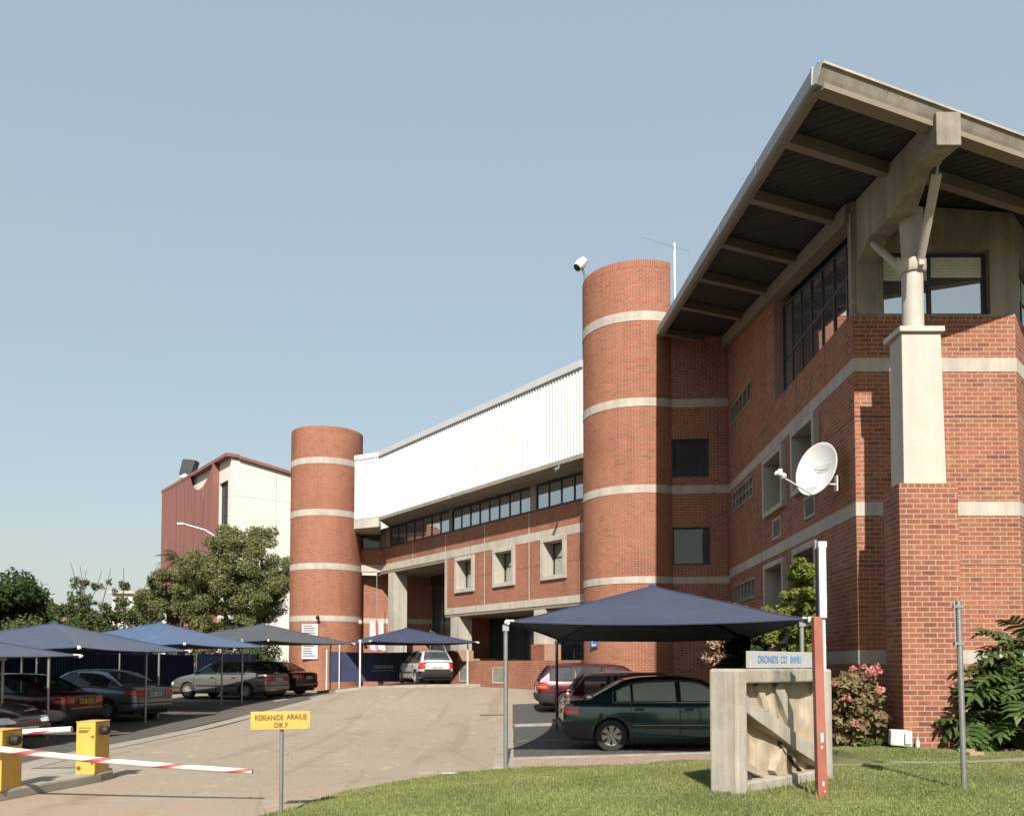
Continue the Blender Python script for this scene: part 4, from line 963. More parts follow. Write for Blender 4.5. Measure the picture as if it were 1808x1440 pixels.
canopy('navy shade canopy over the silver hatchback before the entrance', (-6.0, 35.9), (-1.45, 36.4), 4.5, 2.70, 2.66, 0.66, m_cloth_navy, [(-6.47, 36.2, 2.75, .04, m_white), (-1.92, 36.8, 2.70, .04, m_white), (-8.1, 39.9, 2.75, .03, m_white)], side=(-2.1, 4.1))

# ------------------------------------------------------------------ cars
def curve(pts):
    P = np.array(pts, float); n = len(P); xs, ys = [], []
    for i in range(n - 1):
        p0, p1, p2, p3 = P[max(i - 1, 0)], P[i], P[i + 1], P[min(i + 2, n - 1)]
        for t in np.linspace(0, 1, 9)[:-1]:
            h1 = 2 * t ** 3 - 3 * t ** 2 + 1; h2 = -2 * t ** 3 + 3 * t ** 2; h3 = t ** 3 - 2 * t ** 2 + t; h4 = t ** 3 - t ** 2
            dx = p2[0] - p1[0]
            s1 = (p2[1] - p0[1]) / max(p2[0] - p0[0], 1e-6); s2 = (p3[1] - p1[1]) / max(p3[0] - p1[0], 1e-6); d = (p2[1] - p1[1]) / max(dx, 1e-6)
            if d == 0: s1 = s2 = 0
            else:
                s1 = np.sign(d) * min(abs(s1), 3 * abs(d)) if s1 * d > 0 else 0; s2 = np.sign(d) * min(abs(s2), 3 * abs(d)) if s2 * d > 0 else 0
            xs.append(p1[0] + t * dx); ys.append(h1 * p1[1] + h2 * p2[1] + h3 * dx * s1 + h4 * dx * s2)
    xs.append(P[-1][0]); ys.append(P[-1][1]); xs, ys = np.array(xs), np.array(ys)
    return lambda x: float(np.interp(x, xs, ys))
def paint(name, c, flake=0.35, rough=0.3):
    m, t, b = new_mat(name)
    col = ramp(t, noise(t, 1.5, 4), [(0.3, sc(c, 0.92)), (0.7, sc(c, 1.06))])
    dusty = ramp(t, noise(t, 3.5, 5, .7), [(0.45, 0.0), (0.8, 0.05)])
    t.links.new(mix(t, dusty, col, (0.30, 0.26, 0.2)), b.inputs['Base Color']); b.inputs['Metallic'].default_value = flake; b.inputs['Roughness'].default_value = rough
    b.inputs['Coat Weight'].default_value = 0.8; b.inputs['Coat Roughness'].default_value = 0.06
    return m
p_green = paint('dark_green_car_paint', (0.010, 0.050, 0.052), 0.5, 0.2); p_maroon = paint('maroon_car_paint', (0.055, 0.009, 0.012), 0.3)
p_red = paint('red_car_paint', (0.075, 0.006, 0.011), 0.3); p_silver = paint('silver_blue_car_paint', (0.18, 0.22, 0.265), 0.6, 0.33)
p_beige = paint('silver_beige_car_paint', (0.20, 0.19, 0.175), 0.55, 0.34); p_navy = paint('black_navy_car_paint', (0.016, 0.018, 0.03), 0.3); p_white = paint('pale_silver_car_paint', (0.56, 0.57, 0.58), 0.3, 0.35)
m_trim = M('black_car_trim', (0.022, 0.022, 0.023), 0.55, 0.1, 8, bst=0.05)
m_seat = M('seat_fabric', (0.075, 0.07, 0.065), .9, .15, 8)
m_tyre = M('tyre_rubber', (0.03, 0.028, 0.026), 0.85, 0.2, 10, bst=0.1); m_rim = M('alloy_wheel', (0.56, 0.53, 0.48), 0.35, 0.06, 10, metallic=0.45, bst=0)
def lens(name, c, r=0.08):
    m, t, b = new_mat(name); b.inputs['Base Color'].default_value = (*c, 1); b.inputs['Roughness'].default_value = r; b.inputs['Coat Weight'].default_value = 1.0
    v = nd(t, 'ShaderNodeTexWave', Scale=38.0, Distortion=0.0); g_ = nd(t, 'ShaderNodeNewGeometry'); t.links.new(g_.outputs['Position'], v.inputs[0]); bump(t, b, v.outputs['Fac'], 0.3, 0.004)
    return m
m_tail = lens('red_tail_lens', (0.50, 0.018, 0.016)); m_amber = lens('amber_lens', (0.50, 0.12, 0.02)); m_head = lens('clear_headlamp', (0.62, 0.62, 0.60), 0.1)
m_plate = M('white_plate', (0.66, 0.66, 0.64), 0.5, 0.04, 9, bst=0); m_plate_y = M('yellow_plate', (0.70, 0.45, 0.04), 0.5, 0.04, 9, bst=0)
_wheel = {}
def wheel_mesh(r, spokes):
    if (r, spokes) in _wheel: return _wheel[(r, spokes)]
    w = 0.095
    ty = MB().lathe([(r * .62, -w), (r * .80, -w * 1.06), (r * .96, -w * .9), (r, -w * .55), (r, w * .55), (r * .96, w * .9), (r * .80, w * 1.06), (r * .62, w)], axis='y', n=36).mesh('tyre', m_tyre, 50)
    q = MB().lathe([(r * .665, w * 1.0), (r * .60, w * 1.0), (r * .57, w * .55), (r * .57, -w * .8)], axis='y', n=36)
    q.lathe([(0.0, w * .86), (r * .15, w * .86), (r * .17, w * .70), (r * .17, w * .3)], axis='y', n=20)
    for k in range(spokes):
        a = 2 * math.pi * k / spokes; ca, sa = math.cos(a), math.sin(a); wi, wo = r * .075, r * (.17 if spokes < 8 else .13)
        def P(rad, off, y): return (ca * rad - sa * off, y, sa * rad + ca * off)
        r0, r1 = r * .14, r * .60
        q.add([P(r0, -wi, w * .78), P(r0, wi, w * .78), P(r1, wo, w * .92), P(r1, -wo, w * .92), P(r0, -wi, w * .35), P(r0, wi, w * .35), P(r1, wo, w * .5), P(r1, -wo, w * .5)], [(0, 1, 2, 3), (0, 4, 5, 1), (1, 5, 6, 2), (3, 2, 6, 7), (0, 3, 7, 4)])
    ri = q.mesh('rim', m_rim, 40); dk = MB().lathe([(0, w * .25), (r * .58, w * .25)], axis='y', n=24).mesh('brake_disc', m_trim)
    _wheel[(r, spokes)] = (ty, ri, dk); return _wheel[(r, spokes)]
KIND = {
 'saloon': dict(L=4.5, W=.855, wb=(-1.33, 1.30), zb=.93,
    T=[(-2.25, .60), (-2.235, .74), (-2.20, .90), (-2.13, .965), (-1.9, .985), (-1.3, 1.0), (-.9, .985), (.9, .965), (1.15, .945), (1.75, .83), (2.08, .70), (2.20, .60), (2.25, .50)],
    B=[(-2.25, .44), (-2.2, .33), (-2.0, .27), (-1.6, .24), (0, .20), (1.6, .22), (2.05, .24), (2.2, .30), (2.25, .38)],
    G=[(-1.72, .97), (-1.55, 1.06), (-1.05, 1.31), (-.80, 1.375), (-.45, 1.405), (.0, 1.41), (.25, 1.395), (.45, 1.35), (.75, 1.18), (1.15, .95)], roof=1.41,
    side=[(-1.22, -.93), (-.90, -.06), (.02, .90)], rear=(-1.66, -1.0), front=(.44, 1.10)),
 'wagon': dict(L=4.3, W=.84, wb=(-1.28, 1.30), zb=.93,
    T=[(-2.15, .60), (-2.14, .80), (-2.10, .93), (-2.02, .965), (-1.6, .97), (.9, .965), (1.15, .945), (1.75, .83), (2.02, .70), (2.12, .60), (2.15, .50)],
    B=[(-2.15, .44), (-2.1, .33), (-1.9, .27), (-1.6, .24), (0, .20), (1.6, .22), (1.98, .24), (2.1, .30), (2.15, .38)],
    G=[(-2.07, .95), (-1.98, 1.08), (-1.80, 1.32), (-1.70, 1.39), (-1.4, 1.42), (-.7, 1.445), (.0, 1.43), (.25, 1.41), (.45, 1.36), (.75, 1.19), (1.18, .95)], roof=1.445,
    side=[(-1.78, -1.02), (-.98, -.06), (.02, .92)], rear=(-2.05, -1.74), front=(.44, 1.12)),
 'hatch': dict(L=3.75, W=.80, wb=(-1.18, 1.25), zb=.90,
    T=[(-1.87, .60), (-1.865, .80), (-1.83, .92), (-1.75, .945), (-1.4, .95), (.8, .945), (1.05, .92), (1.5, .82), (1.75, .70), (1.84, .60), (1.87, .50)],
    B=[(-1.87, .42), (-1.83, .32), (-1.7, .27), (-1.4, .24), (0, .2), (1.4, .22), (1.7, .25), (1.82, .3), (1.87, .38)],
    G=[(-1.82, .93), (-1.76, 1.05), (-1.60, 1.30), (-1.50, 1.375), (-1.2, 1.42), (-.5, 1.435), (.0, 1.42), (.2, 1.40), (.4, 1.34), (.7, 1.17), (1.10, .93)], roof=1.435,
    side=[(-1.55, -.85), (-.80, -.02), (.05, .86)], rear=(-1.80, -1.53), front=(.38, 1.04)),
}
def car(label, kind, loc, hd, mat, spokes=7, plate=None, chrome=False, scale=1.0, black_bumper=True, badge=None, m_carglass=m_carglass):
    K = KIND[kind]; L2 = K['L'] / 2; Wm = K['W']; T, B, G = curve(K['T']), curve(K['B']), curve(K['G']); zb = K['zb']; ra, rw = .352, .305
    c = root('parked_car', (loc[0], loc[1], gz(loc[0], loc[1]) + 0.015 if len(loc) < 3 else loc[2]), label, 'car', 'cars parked under the canopies', hd)
    c.scale = (scale,) * 3
    Wp = curve([(-L2, Wm * .70), (-L2 + .03, Wm * .80), (-L2 + .12, Wm * .90), (-L2 + .45, Wm * .975), (-.9, Wm), (.9, Wm), (L2 - .6, Wm * .97), (L2 - .2, Wm * .87), (L2 - .05, Wm * .76), (L2, Wm * .66)])
    def low(x):
        z = B(x)
        for xw in K['wb']:
            d = abs(x - xw)
            if d < ra: z = max(z, rw + math.sqrt(ra * ra - d * d))
        return z
    def sec(x):
        w, b_, t_ = Wp(x), low(x), T(x); sh = min(t_ - .02, zb); lo0 = B(x)
        H = max(sh - lo0, .02); f = lambda q: max(b_, lo0 + H * q)
        P = [(w * (.93 if b_ <= lo0 + .01 else .985), b_), (w * .985, f(.10)), (w * 1.0, f(.34)), (w * 1.004, f(.55)), (w * .995, f(.74)), (w * .975, f(.90)), (w * .945, max(b_, sh - .012)), (w * .90, max(b_, sh)), (w * .62, max(b_, t_ - .008 if t_ - sh < .06 else t_ - .012)), (w * .3, t_), (0, t_ + .004)]
        return P
    xs = set(np.linspace(-L2, L2, 66).tolist()) | {-L2 + .012, -L2 + .035, -L2 + .06, L2 - .012, L2 - .035, L2 - .06}
    for xw in K['wb']:
        for a in np.linspace(0, math.pi, 21): xs.add(xw + ra * math.cos(a))
        xs |= {xw - ra - 1e-4, xw + ra + 1e-4}
    xs = sorted(xs); rows = []
    for x in xs:
        P = sec(x); rows.append([(x, y, z) for y, z in P] + [(x, -y, z) for y, z in P[-2::-1]])
    q = MB().grid(rows)
    for r_ in (rows[0], rows[-1]):
        n0 = len(q.v); q.v.extend(r_); q.f.append(tuple(range(n0, n0 + len(r_))))
    q.build('body', mat, c, 38, world=False)
    # underbody and arch liners
    u = MB().box(-L2 + .15, L2 - .15, -Wm * .74, Wm * .74, .19, .60)
    for xw in K['wb']:
        for s in (-1, 1):
            n = 16; ar = [(xw + (ra + .012) * math.cos(math.pi * i / n), rw + (ra + .012) * math.sin(math.pi * i / n)) for i in range(n + 1)]
            u.grid([[(x, s * (Wm * .99 - .03), z) for x, z in ar], [(x, s * Wm * .6, z) for x, z in ar]])
            u.add([(x, s * Wm * .61, z) for x, z in ar], [tuple(range(n + 1))])
    u.build('underbody', m_black, c, world=False)
    # greenhouse
    wb_, wr = Wm * .885, Wm * .655
    yq = lambda z: wb_ - (wb_ - wr) * min(1, max(0, (z - zb) / (K['roof'] - zb))) ** 1.15
    gx0, gx1 = K['G'][0][0], K['G'][-1][0]; rows = []
    gxs = np.concatenate([np.linspace(gx0, gx0 + .5, 14), np.linspace(gx0 + .55, gx1 - .85, 20), np.linspace(gx1 - .8, gx1, 18)])
    def gsec(x):
        g = G(x); b_ = zb - .03; h = max(g - zb, .005)
        z1_ = zb + min(.022, h * .2); z3_ = max(z1_ + .002, g - .082)
        return [(wb_ + .012, b_), (yq(z1_), z1_), (yq((z1_ + z3_) / 2), (z1_ + z3_) / 2), (yq(z3_), z3_), (yq(g) - min(.03, h * .1), g - .008), (yq(g) - .11, g + .012), (yq(g) * .5, g + .030), (0, g + .036)]
    for x in gxs:
        P = gsec(x); rows.append([(x, y, z) for y, z in P] + [(x, -y, z) for y, z in P[-2::-1]])
    q = MB().grid(rows); n_ = 15; keep = []; nf = n_ - 1
    for fi, f in enumerate(q.f):
        i, j = divmod(fi, nf); xm = (gxs[i] + gxs[i + 1]) / 2; j = min(j, nf - 1 - j)
        hole = (j in (1, 2) and any(a + .01 < xm < e - .01 and G(xm) > zb + .14 for a, e in K['side'])) or (j >= 5 and (K['rear'][0] + .04 < xm < K['rear'][1] - .04 or K['front'][0] + .04 < xm < K['front'][1] - .04))
        if not hole: keep.append(f)
    q.f = keep; q.build('roof', mat, c, 42, world=False)
    for (x0, x1, y0, y1, zt) in ((-.35, .0, .12, .58, 1.04), (-.35, .0, -.58, -.12, 1.04), (-1.15, -.85, -.58, .58, 1.0)):
        b = MB(); b.hexa([(x0 + .08, y0, .45), (x1 + .02, y0, .45), (x1 + .02, y1, .45), (x0 + .08, y1, .45), (x0 - .06, y0 + .04, zt), (x0 + .06, y0 + .04, zt), (x0 + .06, y1 - .04, zt), (x0 - .06, y1 - .04, zt)])
        for yc in ((y0 + y1) / 2,) if y1 - y0 < .6 else (-.35, .35): b.box(x0 - .07, x0 + .01, yc - .12, yc + .12, zt + .02, zt + .17)
        b.build('seat', m_seat, c, world=False, bevel=.03)
    MB().box(.55, .95, -.62, .62, .6, zb - .01).build('dashboard', m_trim, c, world=False, bevel=.04)
    MB().box(-1.9, .95, -Wm * .72, Wm * .72, .58, .64).build('cabin_floor', m_trim, c, world=False)
    # side glass, with dark surround
    for s in (-1, 1):
        for i, (a, e) in enumerate(K['side']):
            rws = [[], [], []]
            for x in np.linspace(a, e, 14):
                zl = zb + .018; zh = max(zl + .004, G(x) - .078)
                for k_, f in enumerate((0, .5, 1)): z = zl + (zh - zl) * f; rws[k_].append((x, s * (yq(z) + .004), z))
            sw = MB().grid(rws).build('side_window', m_carglass, c, True, world=False)
            lp_ = rws[0] + [rws[1][-1]] + rws[2][::-1] + [rws[1][0], rws[0][0]]
            MB().tube(lp_, .011, 5, False).build('window_seal', m_trim, sw, True, world=False)
        if chrome:
            top = [(x, s * (yq(G(x) - .055) + .012), G(x) - .058) for x in np.linspace(K['side'][0][0] - .05, K['side'][-1][1] + .06, 26)]
            top = [p for p in top if p[2] > zb + .0]
            MB().tube([(top[0][0] - .02, s * (yq(zb) + .01), zb)] + top + [(top[-1][0] + .03, s * (yq(zb) + .01), zb)], .009, 6).build('chrome_trim', m_mirrorball, c, True, world=False)
            MB().tube([(K['side'][0][0] - .07, s * (yq(zb) + .014), zb + .002), (K['side'][-1][1] + .1, s * (yq(zb) + .014), zb + .002)], .008, 6).build('chrome_trim', m_mirrorball, c, True, world=False)
    # windscreen and back window
    for nm, (a, e) in (('rear_window', K['rear']), ('windscreen', K['front'])):
        rws = []
        for x in np.linspace(a + .02, e - .02, 12):
            g = G(x); y = yq(g) - .10; sl = (G(x + .02) - G(x - .02)) / .04; nn = 1 / math.hypot(1, sl)
            rws.append([(x - sl * nn * .006, y * k_, g + .036 - .006 * abs(k_) - .018 * k_ ** 2 + nn * .006) for k_ in np.linspace(-1, 1, 9)])
        sw = MB().grid(rws).build(nm, m_carglass, c, True, world=False)
        MB().tube(rws[0] + [r[-1] for r in rws[1:]] + rws[-1][::-1][1:] + [r[0] for r in rws[::-1][1:]], .014, 5, False).build('window_seal', m_trim, sw, True, world=False)
    # helper: side half width at height z
    def side_y(x, z):
        P = sec(x); ys = [p[0] for p in P[:8]]; zs = [p[1] for p in P[:8]]
        return float(np.interp(z, zs, ys))
    def strip(x0, x1, z0, z1, s, off, nx=8, nz=4):
        return MB().grid([[(x, s * (side_y(x, z) + off), z) for x in np.linspace(x0, x1, nx)] for z in np.linspace(z0, z1, nz)])
    for s in (-1, 1):
        # doors: seams and handles
        for j, (a, e) in enumerate(((-.95, -.02), (.0, 1.0))):
            a_ = max(a, K['wb'][0] + ra + .02) if j == 0 else a
            for x in (a_, e): strip(x - .006, x + .006, .27, zb - .03, s, .0035, 2, 8).build('door_seam', m_trim, c, world=False)
            hx = a + .16; y = side_y(hx, zb - .13)
            hb_ = MB(); hb_.box(hx - .09, hx + .09, min(s * (y - .01), s * (y + .03)), max(s * (y - .01), s * (y + .03)), zb - .145, zb - .105)
            hb_.build('door_handle', m_trim, c, world=False, bevel=.01)
        t_ = strip(K['wb'][0] + ra + .05, K['wb'][1] - ra - .05, .475, .525, s, .012, 14, 2); t_.build('side_moulding', m_trim if chrome else m_trim, c, world=False)
        if chrome:
            t_ = strip(K['wb'][0] + ra + .05, K['wb'][1] - ra - .05, .50, .512, s, .016, 14, 2); t_.build('chrome_strip', m_mirrorball, c, world=False)
        t_ = strip(K['wb'][0] + ra + .02, K['wb'][1] - ra - .02, .20, .245, s, .006, 14, 2); t_.build('sill', m_trim, c, world=False)
        # mirrors
        mx = K['side'][-1][1] - .02; MB().lathe([(0, -.06), (.06, -.05), (.085, .0), (.07, .07), (0, .09)], (0, 0, 0), 'x', 12)
        mm_ = MB().lathe([(0, -.05), (.055, -.045), (.075, .0), (.06, .06), (0, .085)], (mx, s * (wb_ + .12), zb + .09), 'x', 12); mm_.bar((mx, s * wb_, zb + .04), (mx, s * (wb_ + .1), zb + .07), .04, .04)
        mm_.build('wing_mirror', m_trim, c, True, world=False)
    # wheels
    for xw in K['wb']:
        for s in (-1, 1):
            ty, ri, dk = wheel_mesh(rw, spokes)
            o = link('wheel', ty, c, False); o.location = (xw, s * (Wm - .105), rw); o.rotation_euler = (0, random.uniform(0, 1), 0 if s > 0 else math.pi)
            link('rim', ri, o, False); link('brake_disc', dk, o, False)
    # wrap-around lamps and bumpers that follow the plan outline
    def wrap(end, z0, z1, yin, xend, off, nz=4):
        rws = []
        for z in np.linspace(z0, z1, nz):
            rng = np.linspace(0, .5, 200); xr = next((end * (L2 - d) for d in rng if T(end * (L2 - d)) >= z + .022 and B(end * (L2 - d)) <= z), end * L2)
            yc = side_y(xr, z) if T(xr) > z + .02 else Wp(xr) * .9
            pts = [(xr + end * off, y) for y in np.linspace(yin, yc * .93, 7)]
            xe = [xr + (xend - xr) * k_ for k_ in np.linspace(.02, 1, 10)]
            pts += [(x + end * off * max(0, 1 - i / 4), side_y(x, z) + off) for i, x in enumerate(xe)]
            rws.append([(x, y, z) for x, y in pts])
        return rws
    fl = lambda rws: [[(x, -y, z) for x, y, z in r] for r in rws]
    zt0, zt1 = (.70, .86) if kind != 'hatch' else (.66, .93)
    for f_ in ((lambda r: r), fl):
        MB().grid(f_(wrap(-1, zt0, zt1, .40 if kind == 'saloon' else .56, -L2 + .30, .012))).build('taillight', m_tail, c, True, world=False)
        if kind != 'hatch': MB().grid(f_(wrap(-1, zt0 + .03, zt0 + .085, .50 if kind == 'saloon' else .60, -L2 + .26, .017))).build('indicator', m_amber, c, True, world=False)
        MB().grid(f_(wrap(1, .52, .64, .36, L2 - .26, .012))).build('headlight', m_head, c, True, world=False)
    bm_ = m_trim if black_bumper else mat
    for end in (-1, 1):
        z0, z1 = (.30, .56) if end < 0 else (.28, .47)
        r1 = wrap(end, z0, z1, 0, end * (K['wb'][0 if end < 0 else 1] * end + ra + .03), .026, 5)
        q = MB().grid([r[::-1] + [(x, -y, z) for x, y, z in r[1:]] for r in r1]); q.build('bumper', bm_ if end < 0 else mat, c, True, world=False)
        r1 = wrap(end, z1 - .075, z1 - .035, 0, end * (K['wb'][0 if end < 0 else 1] * end + ra + .05), .034, 2)
        q = MB().grid([r[::-1] + [(x, -y, z) for x, y, z in r[1:]] for r in r1]); q.build('bumper_strip', m_trim, c, True, world=False)
    # grille, number plates
    xg = next((L2 - d for d in np.linspace(0, .5, 200) if T(L2 - d) >= .60), L2)
    g_ = MB().box(xg - .03, xg + .022, -.30, .30, .50, .61); gr_ = g_.build('grille', m_mirrorball, c, world=False, bevel=.012)
    sl = MB()
    for k_ in range(14): sl.box(xg + .0225, xg + .026, -.275 + k_ * .041, -.252 + k_ * .041, .515, .595)
    sl.build('grille_slot', m_trim, gr_, world=False)
    xr = next((-L2 + d for d in np.linspace(0, .5, 200) if T(-L2 + d) >= .80), -L2); pz = .74 if kind == 'saloon' else .70
    for x, z, e in ((xr - .026, pz, -1), (L2 + .03, .385, 1)):
        pl = MB().box(x - .006, x + .006, -.225, .225, z - .055, z + .055).build('number_plate', plate or m_plate, c, world=False)
        tx = MB()
        for k_ in range(7):
            if k_ == 3: continue
            y = -.17 + k_ * .057; tx.box(x + e * .0065, x + e * .008, y - .016, y + .016, z - .032, z + .032)
        tx.build('plate_lettering', m_ink, pl, world=False)
    if badge:
        MB().lathe([(0, 0), (.03, .004), (.03, -.004)], (-L2 + .02, 0, .9), 'x', 12).build('badge', m_mirrorball, c, world=False)
    return c
car('dark green saloon with chrome window trim beside the concrete monument', 'saloon', (3.22, 17.15), R(0.6), p_green, 7, chrome=True, badge=True, m_carglass=m_carglass_reflection)
car('red hatchback wagon with a round swirl sticker, between the green saloon and another red wagon', 'wagon', (3.52, 21.6), R(2), p_red, 6)
car('red estate car farthest along the right bay beside the low brick wall', 'wagon', (2.87, 26.2), R(3), p_red, 9, black_bumper=True)
car('maroon saloon with pale headlights facing out at the left edge of the lot', 'saloon', (-11.75, 17.1), R(-7), p_maroon, 7)
car('maroon saloon with a yellow rear number plate under the slate canopy', 'saloon', (-12.9, 21.75), R(170), p_maroon, 7, plate=m_plate_y)
car('silver blue saloon parked with its tail toward the lane', 'saloon', (-12.25, 25.0), R(160), p_silver, 8, black_bumper=False, badge=True)
car('silver beige saloon with sunlit tail beside a canopy post', 'saloon', (-11.0, 33.15), R(162), p_beige, 8, black_bumper=False)
car('black navy saloon parked next to the shorter brick tower', 'saloon', (-10.55, 36.0), R(162), p_navy, 8, black_bumper=False)
car('pale silver hatchback with dark bumper in front of the navy banner', 'hatch', (-3.85, 37.65, GT(-3.85, 37.6) + .0), R(112), p_white, 8)
# swirl sticker on the wagon's rear quarter
for o in list(COL.objects):
    if o.get('label', '').startswith('red hatchback wagon'):
        q = MB(); sp = [(-1.70 + .02 + (.035 + .012 * a) * math.cos(a), -.842, .80 + (.035 + .012 * a) * math.sin(a)) for a in np.linspace(0, 9.5, 40)]
        q.tube(sp, .009, 5); q.build('sticker', m_white, o, world=False)

# ------------------------------------------------------------------ vegetation
def leaf_cloud(name, clumps, n, size, mat, parent, seed=1, elong=1.8, up=0.4, shell=0.55, kind='stuff', ev=0.72):
    r = np.random.default_rng(seed); C = np.array([c[:3] for c in clumps], float); S = np.array([c[3:6] if len(c) >= 6 else (c[3],) * 3 for c in clumps], float)
    vol = S.prod(1) ** ev; idx = r.choice(len(C), n, p=vol / vol.sum())
    d = r.normal(size=(n, 3)); d /= np.linalg.norm(d, axis=1)[:, None]; rad = shell + (1 - shell) * r.random(n) ** 0.6; rad *= r.uniform(.75, 1.12, n)
    P = C[idx] + d * rad[:, None] * S[idx]
    nrm = d * 0.6 + r.normal(size=(n, 3)) * .55 + np.array([0, 0, up]); nrm /= np.linalg.norm(nrm, axis=1)[:, None]
    a = r.normal(size=(n, 3)); a -= (a * nrm).sum(1)[:, None] * nrm; a /= np.linalg.norm(a, axis=1)[:, None]; b = np.cross(nrm, a)
    s = size * r.uniform(.6, 1.35, n)[:, None]
    V = np.stack([P - a * s * elong * .5, P + b * s * .42 - nrm * s * .08, P + a * s * elong * .5 - nrm * s * .2, P - b * s * .42 - nrm * s * .08], 1).reshape(-1, 3)
    k = np.arange(n)[:, None] * 4; F = np.concatenate([k + np.array([[0, 1, 2]]), k + np.array([[0, 2, 3]])])
    o = np_mesh(name, V, F, mat, parent)
    if kind: o['kind'] = kind
    return o
def limbs(name, base, tips, r0, parent, mat=None, seed=1, n=7):
    r = random.Random(seed); b = MB()
    top = None
    for i, t in enumerate(tips):
        t = Vector(t); p = Vector(base); d = t - p; k = [p]
        for j in range(1, 6):
            f = j / 5; q = p + d * f + Vector((r.uniform(-1, 1), r.uniform(-1, 1), r.uniform(-.5, .5))) * d.length * .05 * math.sin(math.pi * f)
            q.z = p.z + d.z * (f ** .82); k.append(q)
        w = r0 * (1 if i == 0 else .62); b.tube(k, [w * (1 - .16 * j) for j in range(6)], n)
    return b.build(name, mat or m_bark, parent, True)
def clumps_in(c, rx, ry, rz, n, cr, seed, bottom=-0.6):
    r = random.Random(seed); out = []
    while len(out) < n:
        d = Vector((r.gauss(0, 1), r.gauss(0, 1), r.gauss(0, 1))).normalized() * r.random() ** .4
        if d.z < bottom: continue
        k = r.uniform(.7, 1.3) * cr; out.append((c[0] + d.x * rx, c[1] + d.y * ry, c[2] + d.z * rz, k, k, k * .72))
    return out
def tree(name, label, base, crown, rx, ry, rz, n_cl, cr, leaves, size, mat, seed, trunk_r=.25, cat='tree', group=None, bottom=-.6, elong=1.8, shell=.5):
    t = root(name, base, label, cat, group); cl = clumps_in(crown, rx, ry, rz, n_cl, cr, seed, bottom)
    r = random.Random(seed); tips = [crown] + [c[:3] for c in r.sample(cl, min(9, len(cl)))]
    limbs('trunk', base, tips, trunk_r, t, seed=seed)
    o = leaf_cloud('crown', cl, leaves, size, mat, t, seed, elong, shell=shell); return t
G2 = lambda x, y: (x, y, gz(x, y))
tree('olive_tree', 'broad olive green feathery tree in front of the maroon and cream building', G2(-15.0, 49), (-15.75, 49, 6.3), 3.7, 3.0, 3.7, 170, 0.56, 64000, .088, m_leaf_olive, 11, .32, bottom=-.75)
tree('olive_tree', 'lower grey green tree reaching left of the broad olive tree', G2(-20.0, 50), (-19.6, 49.5, 5.0), 2.5, 2.2, 2.5, 80, .48, 26000, .088, m_leaf_olive, 12, .2, bottom=-.8)
tree('dark_tree', 'dense dark green tree at the far left edge', G2(-26.6, 45), (-26.8, 45, 4.3), 2.4, 2.6, 2.2, 46, .85, 22000, .13, m_leaf_dark, 13, .28, bottom=-.9)
tree('dark_tree', 'small dark green tree behind the left canopies beside the wispy shrub', G2(-24.0, 46), (-24.0, 46, 3.4), 1.4, 1.6, 1.5, 22, .6, 8000, .12, m_leaf_dark, 14, .15, bottom=-.9)
# wispy shrub with long bare shoots
ws_ = root('wispy_shrub', G2(-19.5, 42), 'wispy light green shrub with long arching bare shoots against the sky', 'shrub')
rr = random.Random(4); sh_ = MB(); cl = []
for k_ in range(34):
    x0 = -20.4 + rr.uniform(-2.0, 2.0); y0 = 42 + rr.uniform(-1, 1); h = rr.uniform(3.6, 6.8) if k_ < 26 else rr.uniform(3, 4.4); lean = (x0 + 20.8) * .5 + rr.uniform(-1.2, 1.9); lx = [Vector((x0, y0, gz(x0, y0)))]
    for j in range(1, 8):
        f = j / 7; lx.append(Vector((x0 + lean * f ** 1.6, y0 + rr.uniform(-.1, .1), .4 + h * (f - .10 * f * f) + .25)))
        if .2 < f < .98:
            w = .26 * (1.25 - f) + .085
            for _ in range(3): cl.append((lx[-1].x + rr.gauss(0, w * .5), lx[-1].y + rr.gauss(0, .2), lx[-1].z + rr.uniform(-.4, .15), w, w, w * 1.1))
    sh_.tube(lx, [.030 * (1.15 - j / 7) + .008 for j in range(8)], 5)
for k_ in range(26): cl.append((-20.4 + rr.uniform(-2.6, 2.6), 42 + rr.uniform(-.6, .6), rr.uniform(2.4, 4.5), .45, .4, .40))
sh_.build('stem', m_bark, ws_, True); leaf_cloud('foliage', cl, 34000, .085, m_leaf_mid, ws_, 5, shell=.15, ev=.40)
# green belt behind the bays
for i, (x, y, z, rx, rz_, mt, lab) in enumerate(((-22.5, 40.5, 2.3, 3.0, 1.6, m_leaf_mid, 'sunlit mid green hedge bush behind the navy and slate canopy'), (-18.2, 40.5, 1.9, 2.6, 1.7, m_leaf_mid, 'mid green hedge bush below the wispy shrub'),
        (-14.3, 43.2, 1.9, 2.4, 1.6, m_leaf_dark, 'dark hedge bush below the broad olive tree'), (-12.6, 41.8, 1.5, 1.0, 1.2, m_leaf_mid, 'small hedge bush right beside the shorter brick tower'), (-26.2, 41.5, 2.2, 2.6, 1.6, m_leaf_dark, 'dark hedge bush at the left edge behind the canopies'))):
    tree('hedge_bush', lab, G2(x, y), (x, y, z), rx, 1.2, rz_, 26, .6, 7500, .10, mt, 30 + i, .07, 'bush', 'hedge bushes behind the parking bays', bottom=-1)
